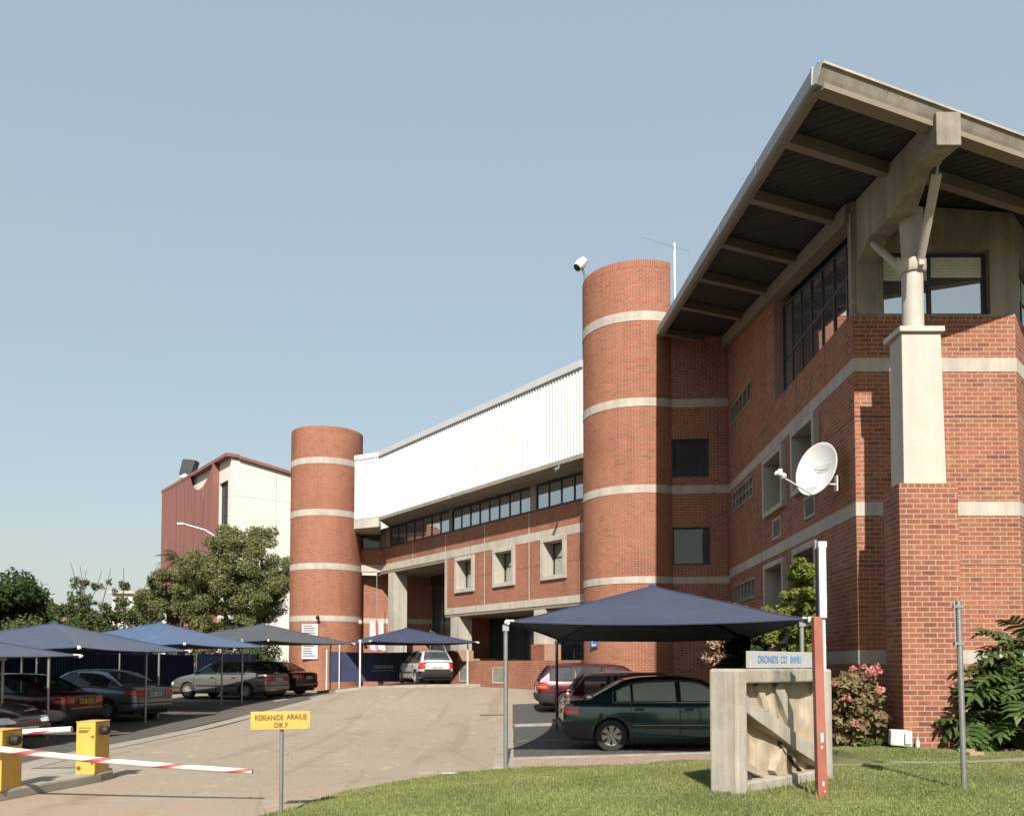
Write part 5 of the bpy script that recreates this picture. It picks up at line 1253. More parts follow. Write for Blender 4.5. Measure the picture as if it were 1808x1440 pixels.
# palm
pl = root('palm_tree', G2(-20.3, 52), 'palm with arching fronds standing before the maroon cladding', 'palm')
MB().tube([(-20.3, 52, .4), (-20.3, 52, 4), (-20.35, 52, 8.1)], [.22, .18, .2], 10).build('trunk', m_bark, pl, True)
rr = random.Random(9)
for k_ in range(17):
    a = k_ * 2.4 + rr.uniform(-.2, .2); el = rr.uniform(.25, 1.35); Lf = rr.uniform(1.3, 2.0); b = MB(); dr = Vector((math.cos(a), math.sin(a), 0)); pts = []
    for j in range(10):
        f = j / 9; pts.append(Vector((-20.35, 52, 8.1)) + dr * (Lf * f * math.cos(el) ** .5) + Vector((0, 0, Lf * (f * math.sin(el) - .55 * f * f))))
    b.tube(pts, [.03 * (1.1 - j / 9) + .006 for j in range(10)], 4)
    sd_ = dr.cross(Vector((0, 0, 1)))
    for j in range(1, 40):
        f = j / 40; i0 = min(8, int(f * 9)); p = pts[i0].lerp(pts[i0 + 1], f * 9 - i0); w = .55 * math.sin(math.pi * (.1 + .88 * f)); t_ = dr * .3
        for s_ in (-1, 1): b.add([p - dr * .02, p + dr * .02, p + sd_ * s_ * w + t_ * w + Vector((0, 0, -.3 * w))], [(0, 1, 2)])
    b.build('frond', m_leaf_mid if k_ % 2 else m_leaf_olive, pl)
# conifer-like shrub and dark shrubs by the wing
def shrub(name, label, base, clumps, n, size, mat, seed, cat='shrub', stems=None, elong=1.8, shell=.4):
    t = root(name, base, label, cat)
    limbs('stem', base, stems or [c[:3] for c in clumps[:6]], .035, t, seed=seed, n=6)
    leaf_cloud('foliage', clumps, n, size, mat, t, seed, elong, shell=shell); return t
rr = random.Random(21); cl = []
for (cx_, cz, rx, rz_) in ((5.86, 3.2, .16, .42), (5.78, 2.85, .30, .3), (5.42, 2.66, .42, .16), (5.12, 2.52, .30, .14), (5.85, 2.5, .30, .36), (5.5, 2.35, .5, .18), (5.85, 2.05, .26, .32), (5.74, 1.75, .25, .25), (6.02, 2.85, .16, .36), (5.80, 3.55, .08, .18), (5.55, 2.5, .4, .2)):
    for _ in range(9): cl.append((cx_ + rr.uniform(-1, 1) * rx, 17.0 + rr.uniform(-.35, .35), cz + rr.uniform(-1, 1) * rz_, .15, .15, .11))
shrub('lime_shrub', 'tall yellow green shrub rising beside the white lamp post', (5.8, 17.0, .27), cl, 34000, .042, m_leaf_lime, 22, stems=[(5.76, 17, 2.4), (5.86, 17.05, 2.5), (5.6, 16.95, 2.3)])
cl = clumps_in((5.5, 19.6, 1.7), .55, .8, .95, 40, .26, 23, -1)
shrub('dark_shrub', 'dark shrub in the shade between canopy post and brick wall', (5.5, 19.6, .27), cl, 9000, .07, m_leaf_dark, 24)
cl = clumps_in((5.62, 21.5, 2.3), .7, .8, 1.0, 30, .26, 27, -1)
shrub('flecked_shrub', 'shrub with pale blossom flecks under the right end of the canopy', (5.62, 21.5, .27), cl, 7000, .07, m_blossom, 28)
cl = clumps_in((4.88, 16.35, 1.42), .42, .4, .42, 34, .16, 25, -1)
t = shrub('bronze_shrub', 'small bronze and green shrub right behind the monument sign board', (4.88, 16.35, .2), cl, 4200, .055, m_leaf_bronze, 26)
# pink flowering bush
cl = clumps_in((5.93, 14.75, .92), .44, .38, .66, 95, .15, 31, -1)
t = shrub('flowering_bush', 'bronze leaved bush with pink flower clusters beside the brick pier', (5.93, 14.75, .27), cl, 5200, .105, m_leaf_bronze, 32, 'bush', elong=1.5)
rr = random.Random(33)
for k_ in range(17):
    a = rr.uniform(0, 6.28); h = rr.choice([1.5, 1.55, 1.45, 1.3, 1.1, .9, .75]) + rr.uniform(-.1, .1); x, y = 5.93 + .42 * math.cos(a), 14.62 - abs(.38 * math.sin(a))
    if k_ < 8: x, y, h = 5.95 + rr.uniform(-.1, .38), 14.6 + rr.uniform(-.2, .2), 1.52 + rr.uniform(-.08, .14)
    leaf_cloud('flower_cluster', [(x, y, h, .07, .07, .05)], 45, .045, m_petal, t, 40 + k_, 1.1, kind=None)
# split-leaf philodendron: every leaf an object
def split_leaf(seed, L=.62, lobes=6):
    r = random.Random(seed); b = MB(); rib_ = []; n = 2 * lobes + 1
    def mid(f): return Vector((0, L * f, .10 * math.sin(f * 2.6) - .16 * f * f))
    for j in range(lobes):
        f0 = .04 + .86 * j / lobes; f1 = f0 + .44 / lobes; w = L * .52 * math.sin(math.pi * (.22 + .70 * j / lobes)) ** .8 * r.uniform(.88, 1.1)
        for s_ in (-1, 1):
            an = .85 - .95 * j / lobes; a0, a1 = mid(f0), mid(f1 + .28 / lobes)
            tip = mid((f0 + f1) / 2) + Vector((s_ * w * math.cos(an * .6), w * (math.sin(.75 - an) * .9 + .15), -.18 * w - r.uniform(0, .05)))
            m0 = a0.lerp(tip, .55) + Vector((s_ * .0, -.016 * L / .6, .03)); m1 = a1.lerp(tip, .55) + Vector((0, .026 * L / .6, .03))
            q0 = a0.lerp(tip, .86) + Vector((0, -.016, .0)); q1 = a1.lerp(tip, .86) + Vector((0, .016, .0))
            b.add([a0, a1, m1, q1, tip, q0, m0], [(0, 1, 2, 6) if s_ > 0 else (6, 2, 1, 0), (6, 2, 3, 5) if s_ > 0 else (5, 3, 2, 6), (5, 3, 4) if s_ > 0 else (4, 3, 5)])
    b.add([mid(.86), mid(.9) + Vector((.05, .02, 0)), mid(1.08), mid(.9) + Vector((-.05, .02, 0))], [(0, 1, 2, 3)])
    return b.mesh('leaf', m_leaf_glossy, 'all')
ph = root('philodendron', (7.95, 14.0, .27), 'big split leaf philodendron with glossy green fingers against the brick wall', 'plant')
lm = [split_leaf(s_, L_) for s_, L_ in ((1, .55), (2, .62), (3, .48), (4, .68))]; rr = random.Random(50); stb = MB()
for k_ in range(210):
    a = rr.uniform(0, 2 * math.pi); el = rr.uniform(.05, 1.35); rad = rr.uniform(.55, 1.0)
    d = Vector((math.cos(a) * math.cos(el) * 1.12, math.sin(a) * math.cos(el) * .75, math.sin(el) * 1.55)) * rad; p = Vector((8.55, 14.15, .40)) + d
    if k_ < 9: p = Vector((rr.uniform(7.75, 8.9), rr.uniform(13.6, 14.2), rr.uniform(1.75, 2.15)))
    o = bpy.data.objects.new('leaf', lm[k_ % 4]); COL.objects.link(o); o.parent = ph; o.matrix_parent_inverse = Matrix.Translation(-Vector(ph.location)); o.location = p
    az = math.atan2(d.y, d.x) - math.pi / 2 + rr.uniform(-.5, .5); o.rotation_euler = (rr.uniform(-.7, .35) + (.5 if k_ < 9 else 0), rr.uniform(-.4, .4), az); k2 = rr.uniform(.75, 1.12); o.scale = (k2,) * 3
    stb.tube([(8.45 + rr.uniform(-.15, .15), 14.05, .25), (p.x * .5 + 4.22, p.y * .5 + 7.0, p.z * .6 + .15), p], [.02, .014, .009], 5)
stb.build('stalk', m_leaf_glossy, ph, True)
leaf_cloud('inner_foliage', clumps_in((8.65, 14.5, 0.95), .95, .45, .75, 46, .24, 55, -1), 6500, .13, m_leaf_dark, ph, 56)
cl = clumps_in((6.2, 14.55, .33), .3, .12, .05, 10, .07, 61, -1)
shrub('ground_fern', 'tuft of low green groundcover at the foot of the flowering bush', (6.2, 14.55, .27), cl, 1200, .05, m_leaf_mid, 62, 'plant')

# ------------------------------------------------------------------ monument block with relief, and its sign board
mo = root('monument_block', (3.1, 9.8, .22), 'weathered concrete monument block with a carved abstract relief on the lawn', 'monument')
WM = Wall((2.39, 9.04), (3.92, 10.41)); D_, H0, H1 = .36, .12, 1.62
m_mono = M('weathered_concrete', (0.53, 0.475, 0.395), 0.9, 0.13, 3.5, c2=(0.42, 0.38, 0.30), bs=55, bst=0.7, streak=0.25)
m_relief = M('ochre_stained_concrete', (0.56, 0.47, 0.345), 0.9, 0.16, 4.5, c2=(0.48, 0.34, 0.20), bs=55, bst=0.8, streak=0.25)
m_lichen = M('lichen_dark_concrete', (0.44, 0.39, 0.31), 0.92, 0.2, 5, c2=(0.20, 0.19, 0.155), bs=40, bst=0.5)
b = MB(); wbox(b, WM, 0, .20, H0 - .1, H1, -D_, 0); b.build('end_slab', m_mono, mo, bevel=.03)
b = MB(); wbox(b, WM, 1.86, 2.05, H0 - .1, H1 - .01, -D_, -.003); b.build('end_slab', m_mono, mo, bevel=.025)
b = MB(); wbox(b, WM, .202, 1.858, 1.46, H1 - .003, -D_, -.012); b.build('top_beam', m_lichen, mo, bevel=.02)
b = MB(); wbox(b, WM, .202, 1.858, H0 - .1, .40, -D_, -.02); b.build('base_ledge', m_mono, mo, bevel=.02)
rows = []; rg = random.Random(3)
def fold(u, z):
    o_ = -.20 + .018 * math.sin(5 * u + 3 * z) + .010 * math.sin(13 * u - 4 * z) + .006 * math.sin(21 * (u * .5 + z))
    d = (z - 1.42) + (u - .2) * .62
    if u - .55 > 0: o_ += .05 * max(0, 1 - abs((u - .95) - .28 * (1.2 - z)) / .18)
    return o_ + .05 * max(0, 1 - abs((u - 1.42) + .35 * (z - .5)) / .1)
for z in np.linspace(.38, 1.47, 36): rows.append([WM.P(u, z, fold(u, z)) for u in np.linspace(.19, 1.87, 48)])
MB().grid(rows).build('relief_panel', m_relief, mo, True)
def ridge(name, pts, w, o0, o1, mat, taper=1.0):
    b = MB(); rows = []
    for i, (u, z) in enumerate(pts):
        j = min(i + 1, len(pts) - 1); h = max(i - 1, 0); du, dz = pts[j][0] - pts[h][0], pts[j][1] - pts[h][1]; l = math.hypot(du, dz); nu, nz = -dz / l, du / l
        k_ = w * (1 + (taper - 1) * i / (len(pts) - 1)) / 2
        rows.append([WM.P(u - nu * k_, z - nz * k_, o0), WM.P(u - nu * k_, z - nz * k_, o1), WM.P(u + nu * k_, z + nz * k_, o1), WM.P(u + nu * k_, z + nz * k_, o0)])
    b.grid(rows); b.f.append((len(b.v) - 4, len(b.v) - 3, len(b.v) - 2, len(b.v) - 1)); b.f.append((3, 2, 1, 0)); return b.build(name, mat, mo, 30, bevel=.008)
ridge('relief_beam', [(.19, 1.27), (.5, 1.12), (.9, .95), (1.3, .76), (1.6, .64), (1.87, .52)], .17, -.26, -.045, m_mono, 1.1)
ridge('relief_beam', [(.98, 1.44), (1.12, 1.27), (1.26, 1.05), (1.36, .86)], .15, -.24, -.10, m_mono)
ridge('relief_beam', [(.62, 1.45), (.72, 1.30), (.80, 1.14)], .10, -.24, -.125, m_relief)
ridge('relief_beam', [(.95, .42), (1.10, .60), (1.16, .78), (1.12, .90)], .13, -.24, -.115, m_relief, .8)
ridge('relief_beam', [(.24, .62), (.45, .52), (.75, .41)], .12, -.24, -.125, m_relief, .5)
ridge('relief_crack', [(1.02, .84), (1.05, .74), (1.10, .68), (1.16, .62)], .022, -.2, -.108, m_joint)
ridge('relief_crack', [(1.26, .60), (1.38, .50), (1.52, .41)], .024, -.2, -.12, m_joint)
ridge('relief_crack', [(.30, .44), (.38, .43), (.46, .41)], .05, -.2, -.12, m_joint)
sb = root('name_board', (3.3, 10.0, 1.62), 'grey board with blue block lettering on top of the concrete monument', 'sign')
b = MB(); wbox(b, WM, .42, 1.93, 1.625, 1.815, -.16, -.10); b.build('board', m_signgrey, sb, bevel=.006)
for i, (s_, u) in enumerate((('DRONIDS', .775), ('CO', 1.11), ('INVIU', 1.375))):
    text('lettering', s_, .118, WM.P(u, 1.718, -.097), (R(90), 0, WM.ang()), m_blueink, sb, .001, sx=.82)
for u in (1.18,):
    for z in (1.64, 1.80): MB().lathe([(0, 0), (.006, 0)], WM.P(u, z, -.097), 'y', 8).build('screw', m_steel, sb)

# ------------------------------------------------------------------ posts and signs on the lawn
rp = root('red_post', (3.26, 9.0, .24), 'slim red oxide square post in front of the concrete monument', 'post')
b = MB(); b.hexa([(3.205, 8.95, .18), (3.305, 8.95, .18), (3.305, 9.05, .18), (3.205, 9.05, .18), (3.185, 8.95, 2.17), (3.275, 8.95, 2.17), (3.275, 9.04, 2.17), (3.185, 9.04, 2.17)]); b.build('shaft', m_redpost, rp, bevel=.006)
b = MB()
for (x, z, w, h) in ((3.25, .90, .03, .10), (3.247, .80, .02, .03), (3.258, .42, .02, .05), (3.26, .26, .05, .03), (3.27, .34, .018, .018)): b.box(x - w / 2, x + w / 2, 8.9455, 8.9475, z - h / 2, z + h / 2)
b.build('paint_chip', m_paper, rp)
gp = root('sign_pole', (4.97, 9.4, .27), 'galvanised sign pole seen with its plate edge on, in front of the brick pier', 'pole')
MB().tube([(4.97, 9.4, .2), (4.955, 9.41, 2.37)], .031, 14).build('pole', m_steel, gp, 40)
b = MB(); b.hexa([(4.79, 9.18, 1.84), (4.80, 9.176, 1.84), (5.062, 9.676, 1.84), (5.052, 9.68, 1.84), (4.785, 9.18, 2.36), (4.795, 9.176, 2.36), (5.057, 9.676, 2.36), (5.047, 9.68, 2.36)]); b.build('sign_plate', m_steel, gp)
b = MB(); b.box(4.90, 4.99, 9.372, 9.44, 1.88, 1.91); b.box(4.90, 4.99, 9.372, 9.44, 2.29, 2.32); b.build('clamp', m_steel, gp)
ys = root('notice_sign', (-2.46, 9.1, .05), 'yellow sign with black capital lettering on a galvanised pole at the lawn corner', 'sign')
MB().tube([(-2.46, 9.13, -.05), (-2.465, 9.13, 1.02)], .022, 12).build('pole', m_steel, ys, 40)
WY = Wall((-2.765, 9.02), (-2.16, 9.13)); b = MB(); wbox(b, WY, 0, .615, .975, 1.165, -.022, 0); b.build('plate', m_yellow, ys, bevel=.004)
text('lettering', 'REBEANIDE', .078, WY.P(.19, 1.098, .002), (R(90), 0, WY.ang()), m_ink, ys, .001, sx=.74)
text('lettering', 'ARAIUE', .078, WY.P(.475, 1.105, .002), (R(90), 0, WY.ang()), m_ink, ys, .001, sx=.80)
text('lettering', 'OIK F', .078, WY.P(.31, 1.018, .002), (R(90), 0, WY.ang()), m_ink, ys, .001, sx=.74)
MB().box(-2.185, -2.175, 9.12, 9.123, .985, .995).build('screw', m_ink, ys)
lp = root('lamp_post', (5.66, 15.5, .27), 'white lamp post with a long flat box head beside the yellow green shrub', 'lamp post')
MB().tube([(5.70, 15.5, .2), (5.69, 15.5, 2.6)], .035, 12).build('pole', m_white, lp, 40)
b = MB(); b.box(5.60, 5.73, 15.42, 15.56, 2.52, 3.80); b.build('lamp_box', m_white, lp, bevel=.01)
MB().box(5.575, 5.60, 15.43, 15.56, 2.54, 3.80).build('lamp_back', m_trim, lp)
MB().box(5.59, 5.745, 15.41, 15.57, 3.80, 3.92).build('lamp_cap', m_white, lp, bevel=.012)
fb = root('flood_lamp', (6.42, 14.05, .27), 'white boxy ground flood lamp at the foot of the brick pier', 'lamp')
b = MB(); b.hexa([(6.24, 14.08, .34), (6.56, 13.98, .32), (6.58, 14.2, .32), (6.30, 14.3, .34), (6.24, 14.05, .60), (6.56, 13.96, .585), (6.58, 14.2, .59), (6.30, 14.28, .60)]); b.build('housing', m_white, fb, bevel=.025)
b = MB(); b.box(6.38, 6.46, 14.1, 14.2, .2, .34); b.build('bracket', m_trim, fb)
b = MB()
for k_ in range(5): b.bar((6.255, 14.062, .50 + k_ * .016), (6.34, 14.035, .50 + k_ * .016), .006, .005)
b.bar((6.44, 13.997, .37), (6.44, 13.99, .54), .01, .006); b.bar((6.44, 13.995, .375), (6.53, 13.966, .372), .01, .006)
b.build('louvre', m_trim, fb)
tag(MB().lathe([(.0, 0), (.035, 0), (.035, .12), (.012, .17), (.012, .20), (0, .2)], (6.78, 14.27, .27), n=10).build('bottle', m_paper, None, True), 'small white bottle leaning at the foot of the brick pier', 'bottle')
for (x, y, a, lab) in ((7.05, 13.0, .1, 'loose tan brick lying flat on the lawn by the pier'), (7.2, 13.55, -.15, 'loose tan brick nearer the philodendron')):
    b = MB(); z = float(lawn_z(x, y)); b.box(-.12, .12, -.05, .05, 0, .06); o = b.build('loose_brick', M('tan_brick', (0.42, 0.28, 0.17), .9, .2, 10), None, bevel=.008); o.location = (x, y, z); o.rotation_euler = (0, 0, a); tag(o, lab, 'brick', 'loose bricks on the lawn')
o = MB().box(-.12, .12, -.05, .05, 0, .012).build('litter', m_paper, None); o.location = (-.95, 12.98, .02); o.rotation_euler = (0, 0, .3); tag(o, 'flattened blue and white wrapper at the edge of the lawn', 'litter')
o = MB().box(-.4, .4, -.02, .02, 0, .03).build('timber_offcut', m_bark, None); o.location = (-.55, 25.2, gz(-.55, 25.2)); o.rotation_euler = (0, 0, .08); tag(o, 'thin dark strip lying on the tarmac', 'plank')

# ------------------------------------------------------------------ boom barrier
def barrier(x, y, z, lab):
    t = root('barrier_box', (x, y, z), lab, 'barrier', 'yellow boom barrier boxes')
    MB().box(x - .135, x + .135, y - .20, y + .24, z - .01, z + .72).build('cabinet', m_yellow, t, bevel=.012)
    MB().box(x - .14, x + .14, y - .205, y + .245, z + .722, z + .735).build('lid', m_yellow, t, bevel=.004)
    b = MB()
    for k_, (w, zz) in enumerate(((.22, .64), (.20, .605), (.17, .59), (.15, .575))): b.box(x - .10, x - .10 + w * .8, y - .2025, y - .2005, z + zz, z + zz + .011)
    b.build('lettering', m_rust, t)
    b = MB()
    for k_ in range(4): b.box(x + .1355, x + .1375, y - .12, y + .06, z + .63 - k_ * .03, z + .64 - k_ * .03)
    b.build('lettering', m_ink, t)
    b = MB(); b.lathe([(0, 0), (.03, 0), (.034, .003)], (x - .09, y - .203, z + .08), 'y', 10); b.lathe([(0, 0), (.022, 0)], (x + .10, y - .2022, z + .15), 'y', 8); b.lathe([(0, 0), (.022, 0)], (x + .10, y - .2022, z + .52), 'y', 8); b.build('rust_spot', m_rust, t)
    MB().lathe([(0, 0), (.055, 0.0), (.065, .02), (.065, .08), (.05, .10), (0, .10)], (x + .135, y + .0, z + .60), 'x', 14).build('hub_knob', m_black, t, True)
    return t
barrier(-6.02, 12.25, .13, 'yellow barrier box with black knob at the end of the island')
barrier(-6.36, 10.62, .13, 'yellow barrier box cut off by the left edge of the picture')
def boom(lab, a, c, r0, r1, turns):
    a, c = Vector(a), Vector(c); t = root('barrier_boom', a, lab, 'barrier boom', 'red and white barrier booms')
    n = 60; d = c - a; e1 = d.normalized().cross(Vector((0, 0, 1))).normalized(); e2 = e1.cross(d.normalized())
    P = lambda f, an, off=0: a + d * f + Vector((0, 0, -.03 * math.sin(math.pi * f))) + (e1 * math.cos(an) + e2 * math.sin(an)) * (r0 + (r1 - r0) * f + off)
    MB().grid([[P(i / n, 2 * math.pi * k_ / 16) for k_ in range(17)] for i in range(n + 1)]).build('pole', m_white, t, 'all')
    b = MB()
    for k_ in range(int(turns)):
        f0 = (k_ + .25) / turns; w = .20 / turns; rows = []
        for an in np.linspace(math.pi, 3 * math.pi, 25): f = f0 + (an / (2 * math.pi) - .5) * .95 / turns; rows.append([P(min(1, f), an, .0015), P(min(1, f + w), an, .0015)])
        b.grid(rows)
    b.build('stripe', m_redstripe, t, 'all'); MB().add([P(1, 2 * math.pi * k_ / 16, -.004) for k_ in range(16)], [tuple(range(16))]).build('end_cap', m_steel, t)
boom('long red and white boom reaching across the lane with its tip free', (-6.55, 10.30, .69), (-3.09, 10.18, .395), .042, .030, 4)
boom('red and white boom running left from the box at the end of the island', (-6.20, 12.02, .76), (-10.6, 11.9, .60), .042, .034, 4)

# ------------------------------------------------------------------ screens, banner and boards
m_ban = cloth_mat('navy_banner_cloth', (0.038, 0.046, 0.105))
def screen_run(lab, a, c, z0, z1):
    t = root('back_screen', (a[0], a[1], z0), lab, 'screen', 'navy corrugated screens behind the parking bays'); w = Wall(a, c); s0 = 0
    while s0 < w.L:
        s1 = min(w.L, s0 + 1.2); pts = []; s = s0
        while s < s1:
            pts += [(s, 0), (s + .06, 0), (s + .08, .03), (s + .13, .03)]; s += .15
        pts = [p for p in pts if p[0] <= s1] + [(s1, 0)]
        MB().grid([[w.P(u, z0 - .1, o_) for u, o_ in pts], [w.P(u, z1, o_) for u, o_ in pts]]).build('screen_sheet', m_navyweb_shaded, t)
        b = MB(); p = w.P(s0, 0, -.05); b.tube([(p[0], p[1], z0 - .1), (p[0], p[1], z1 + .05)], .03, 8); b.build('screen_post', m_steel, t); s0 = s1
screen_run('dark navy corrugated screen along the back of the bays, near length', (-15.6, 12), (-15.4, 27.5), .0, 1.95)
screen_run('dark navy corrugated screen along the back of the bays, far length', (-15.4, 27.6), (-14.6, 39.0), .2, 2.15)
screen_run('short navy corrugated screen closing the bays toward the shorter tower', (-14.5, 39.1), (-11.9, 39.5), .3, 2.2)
bn = root('banner', (-6.4, 40.2, .7), 'long navy banner with small pale lettering stretched behind the silver hatchback', 'banner')
WBn = Wall((-8.62, 40.1), (-4.1, 40.35)); rows = []
for z in np.linspace(.88, 2.33, 12):
    rows.append([WBn.P(u, z + .05 * math.sin(math.pi * u / 4.5) * (-1 if z > 1.6 else .6) * abs(z - 1.6) / .7, .03 * math.sin(4 * u + 2 * z)) for u in np.linspace(0, WBn.L, 40)])
MB().grid(rows).build('banner_cloth', m_ban, bn, 'all')
text('lettering', 'CEEPSEUNS', .20, WBn.P(2.55, 1.60, .05), (R(90), 0, WBn.ang()), m_signgrey, bn, .001, sx=.9)
MB().tube([WBn.P(1.95, 1.42, .05), WBn.P(3.1, 1.44, .05)], .012, 5).build('underline', m_signgrey, bn)
for u in (-.12, WBn.L + .04):
    p = WBn.P(u, 0, 0); MB().tube([(p[0], p[1], GT(*p[:2]) - .1), (p[0], p[1], 2.42)], .035, 10).build('post', m_white if u < 0 else m_paper, bn, 40)
DT = Drum((-9.90, 45.1), 1.88, R(-225), R(45))
for lab, z0, z1, rws in (('white notice board with lines of small print, upper one on the shorter tower', 2.95, 3.78, 6), ('white notice board with small print, lower one on the shorter tower', 2.0, 2.86, 6)):
    t = root('notice_board', (-10.3, 43.2, z0), lab, 'notice board', 'notice boards on the tower'); WN = Wall((-10.69, 43.17), (-9.86, 43.13))
    b = MB(); wbox(b, WN, 0, .83, z0, z1, -.06, 0); b.build('board', m_paper, t)
    b = MB()
    for k_ in range(rws):
        wbox(b, WN, .08, .83 - random.uniform(.1, .35), z1 - .12 - k_ * .12, z1 - .075 - k_ * .12, 0.0, .003)
    b.build('lettering', m_frame, t)
ds = root('parking_sign', (2.52, 28.3, 2.2), 'small blue parking sign with white symbols on the taller tower', 'sign')
WD = Wall((2.68, 28.62), (2.98, 28.28)); q = MB(); wbox(q, WD, .0, .30, 2.28, 2.78, .02, .05); q.build('plate', M('sign_blue', (0.05, 0.17, 0.50), .5, .05, 5, bst=0), ds)
q = MB()
for (u0, u1, z0, z1) in ((.05, .25, 2.32, 2.38), (.05, .11, 2.43, 2.52), (.05, .25, 2.50, 2.53), (.12, .17, 2.53, 2.64), (.17, .24, 2.58, 2.61), (.12, .18, 2.66, 2.71)): wbox(q, WD, u0, u1, z0, z1, .051, .054)
q.build('symbol', m_paper, ds)
# flags and hand rails by the entrance
for i, (dx, h) in enumerate(((0, 1.35),)):
    fl_ = root('flag', (-6.85, 43.6, 2.4), 'white and red flag hanging limp on a leaning pole left of the entrance column', 'flag')
    MB().tube([(-6.9, 43.5, 2.0), (-6.95, 43.5, 6.6)], .018, 6).build('pole', m_steel, fl_)
    for k_, (m_, o_) in enumerate(((m_paper, 0), (m_redstripe, .30), (m_paper, .42))):
        rows = []
        for z in np.linspace(2.5, 4.0, 10): rows.append([(-7.28 + o_ + (u * (.34 if k_ != 1 else .14)) * (1.15 - .25 * (z - 2.5)) , 43.46 + .05 * math.sin(9 * u + 3 * z + o_ * 9), z - .1 * u) for u in np.linspace(0, 1, 8)])
        MB().grid(rows).build('flag_cloth', m_, fl_, 'all')
hr = root('hand_rail', (-4.3, 41.6, 2.0), 'pale metal hand rail on the entrance steps', 'rail')
for (p, q_) in (((-5.3, 41.6), (-5.0, 41.5)), ((-3.9, 40.6), (-3.4, 40.2))):
    MB().tube([(p[0], p[1], 2.0), (p[0], p[1], 3.35), (q_[0], q_[1], 3.0 if p[0] > -4 else 3.4), (q_[0] + .3, q_[1] - .2, 2.3)], .028, 8).build('rail', m_steel, hr, True)

# ------------------------------------------------------------------ dish, cameras, aerial
di = root('satellite_dish', (6.55, 17.2, 5.35), 'white satellite dish on a wall bracket beside the wing corner', 'satellite dish')
ax = Vector((-.80, -.50, .22)).normalized(); ce = Vector((6.10, 16.9, 5.60)); e1 = ax.cross(Vector((0, 0, 1))).normalized(); e2 = e1.cross(ax)
def dp(rr_, a, k_): return ce + (e1 * math.cos(a) * .48 + e2 * math.sin(a) * .55) * rr_ + ax * (.13 * (rr_ * rr_ - 1) + k_)
rows = [[dp(r_, 2 * math.pi * k_ / 40, 0) for k_ in range(41)] for r_ in np.linspace(0.001, 1, 10)] + [[dp(1.02, 2 * math.pi * k_ / 40, -.005) for k_ in range(41)], [dp(1.0, 2 * math.pi * k_ / 40, -.03) for k_ in range(41)]] + [[dp(r_, 2 * math.pi * k_ / 40, -.025) for k_ in range(41)] for r_ in np.linspace(.98, .001, 8)]
MB().grid(rows).build('reflector', m_white, di, 'all')
low_ = dp(1.0, -math.pi / 2, -.02); lnb = Vector((5.20, 16.35, 5.36))
MB().tube([low_ - ax * .02, lnb + Vector((.03, .02, -.03))], .018, 8).build('feed_arm', m_white, di, True)
b = MB(); b.tube([lnb + ax * .10, lnb - ax * .07], .045, 10); b.tube([lnb - ax * .06, lnb - ax * .12], .065, 10); b.box(lnb.x - .04, lnb.x + .04, lnb.y - .04, lnb.y + .04, lnb.z - .02, lnb.z + .10); b.build('receiver', m_white, di)
b = MB(); b.tube([ce - ax * .15, ce - ax * .28 + Vector((.05, .02, -.10)), (6.40, 17.12, 5.34), (6.63, 17.2, 5.34)], .024, 10); b.build('bracket', m_white, di, True)
MB().box(6.60, 6.645, 17.12, 17.28, 5.2, 5.52).build('wall_plate', m_white, di, bevel=.008)
q = MB()
for (a0, a1, z) in ((-.12, .30, .06), (-.05, .25, -.02), (-.18, .05, -.38), (-.15, .02, -.45)): q.tube([ce + e1 * -a0 + e2 * z + ax * (-.112 + .13 * ((a0 / .48) ** 2 + (z / .55) ** 2)), ce + e1 * -a1 + e2 * z + ax * (-.112 + .13 * ((a1 / .48) ** 2 + (z / .55) ** 2))], .007, 4)
q.build('faded_print', M('faded_pink_print', (0.60, 0.40, 0.37), .7, .1, 9, bst=0), di)
fc = root('flood_light', (2.55, 29.3, 15.14), 'white flood lamp on the rim of the taller round tower', 'lamp')
b = MB(); a_ = Vector((2.28, 29.2, 15.58)); c_ = Vector((2.55, 29.35, 15.92)); b.tube([a_, a_.lerp(c_, .5), c_], [.15, .19, .13], 14); b.build('housing', m_white, fc, True)
MB().tube([a_ + (a_ - c_).normalized() * .002, a_ + (a_ - c_).normalized() * .012], .13, 14).build('lens', m_black, fc)
MB().tube([(2.58, 29.4, 15.05), (2.57, 29.38, 15.35), (2.45, 29.28, 15.70)], .045, 8).build('bracket', m_steel, fc, True)
an = root('aerial', (5.55, 28.6, 12.4), 'white aerial mast with a bent television antenna beside the taller tower', 'antenna')
MB().tube([(5.60, 28.7, 12.2), (5.60, 28.7, 16.2)], .045, 10).build('mast', m_white, an, 40)
MB().tube([(4.45, 28.7, 16.42), (5.6, 28.7, 16.08), (6.0, 28.7, 15.95)], .009, 5).build('antenna_boom', m_steel, an)
q = MB()
for k_ in range(9):
    f = .42 + .58 * k_ / 8; p = Vector((4.45, 28.7, 16.42)).lerp(Vector((6.0, 28.7, 15.95)), f); q.tube([p + Vector((.06, -.25, -.16)), p + Vector((-.06, .25, .16))], .007, 5)
q.build('antenna_element', m_steel, an)
for (x, y, z, lab) in ((-9.88, 43.17, 4.15, 'small black wall lamp on the pale band of the shorter tower'), (-7.95, 44.4, 4.0, 'white wall speaker beside the shorter tower')):
    t = root('wall_lamp', (x, y, z), lab, 'lamp'); b = MB(); b.tube([(x, y + .1, z + .05), (x, y - .1, z), (x + .05, y - .25, z - .08)], [.03, .06, .1], 10); b.build('housing', m_black if 'black' in lab else m_white, t, True)
ew = root('soffit_lamp', (1.7, 30.5, 8.9), 'small lamp below the overhang close to the taller tower', 'lamp')
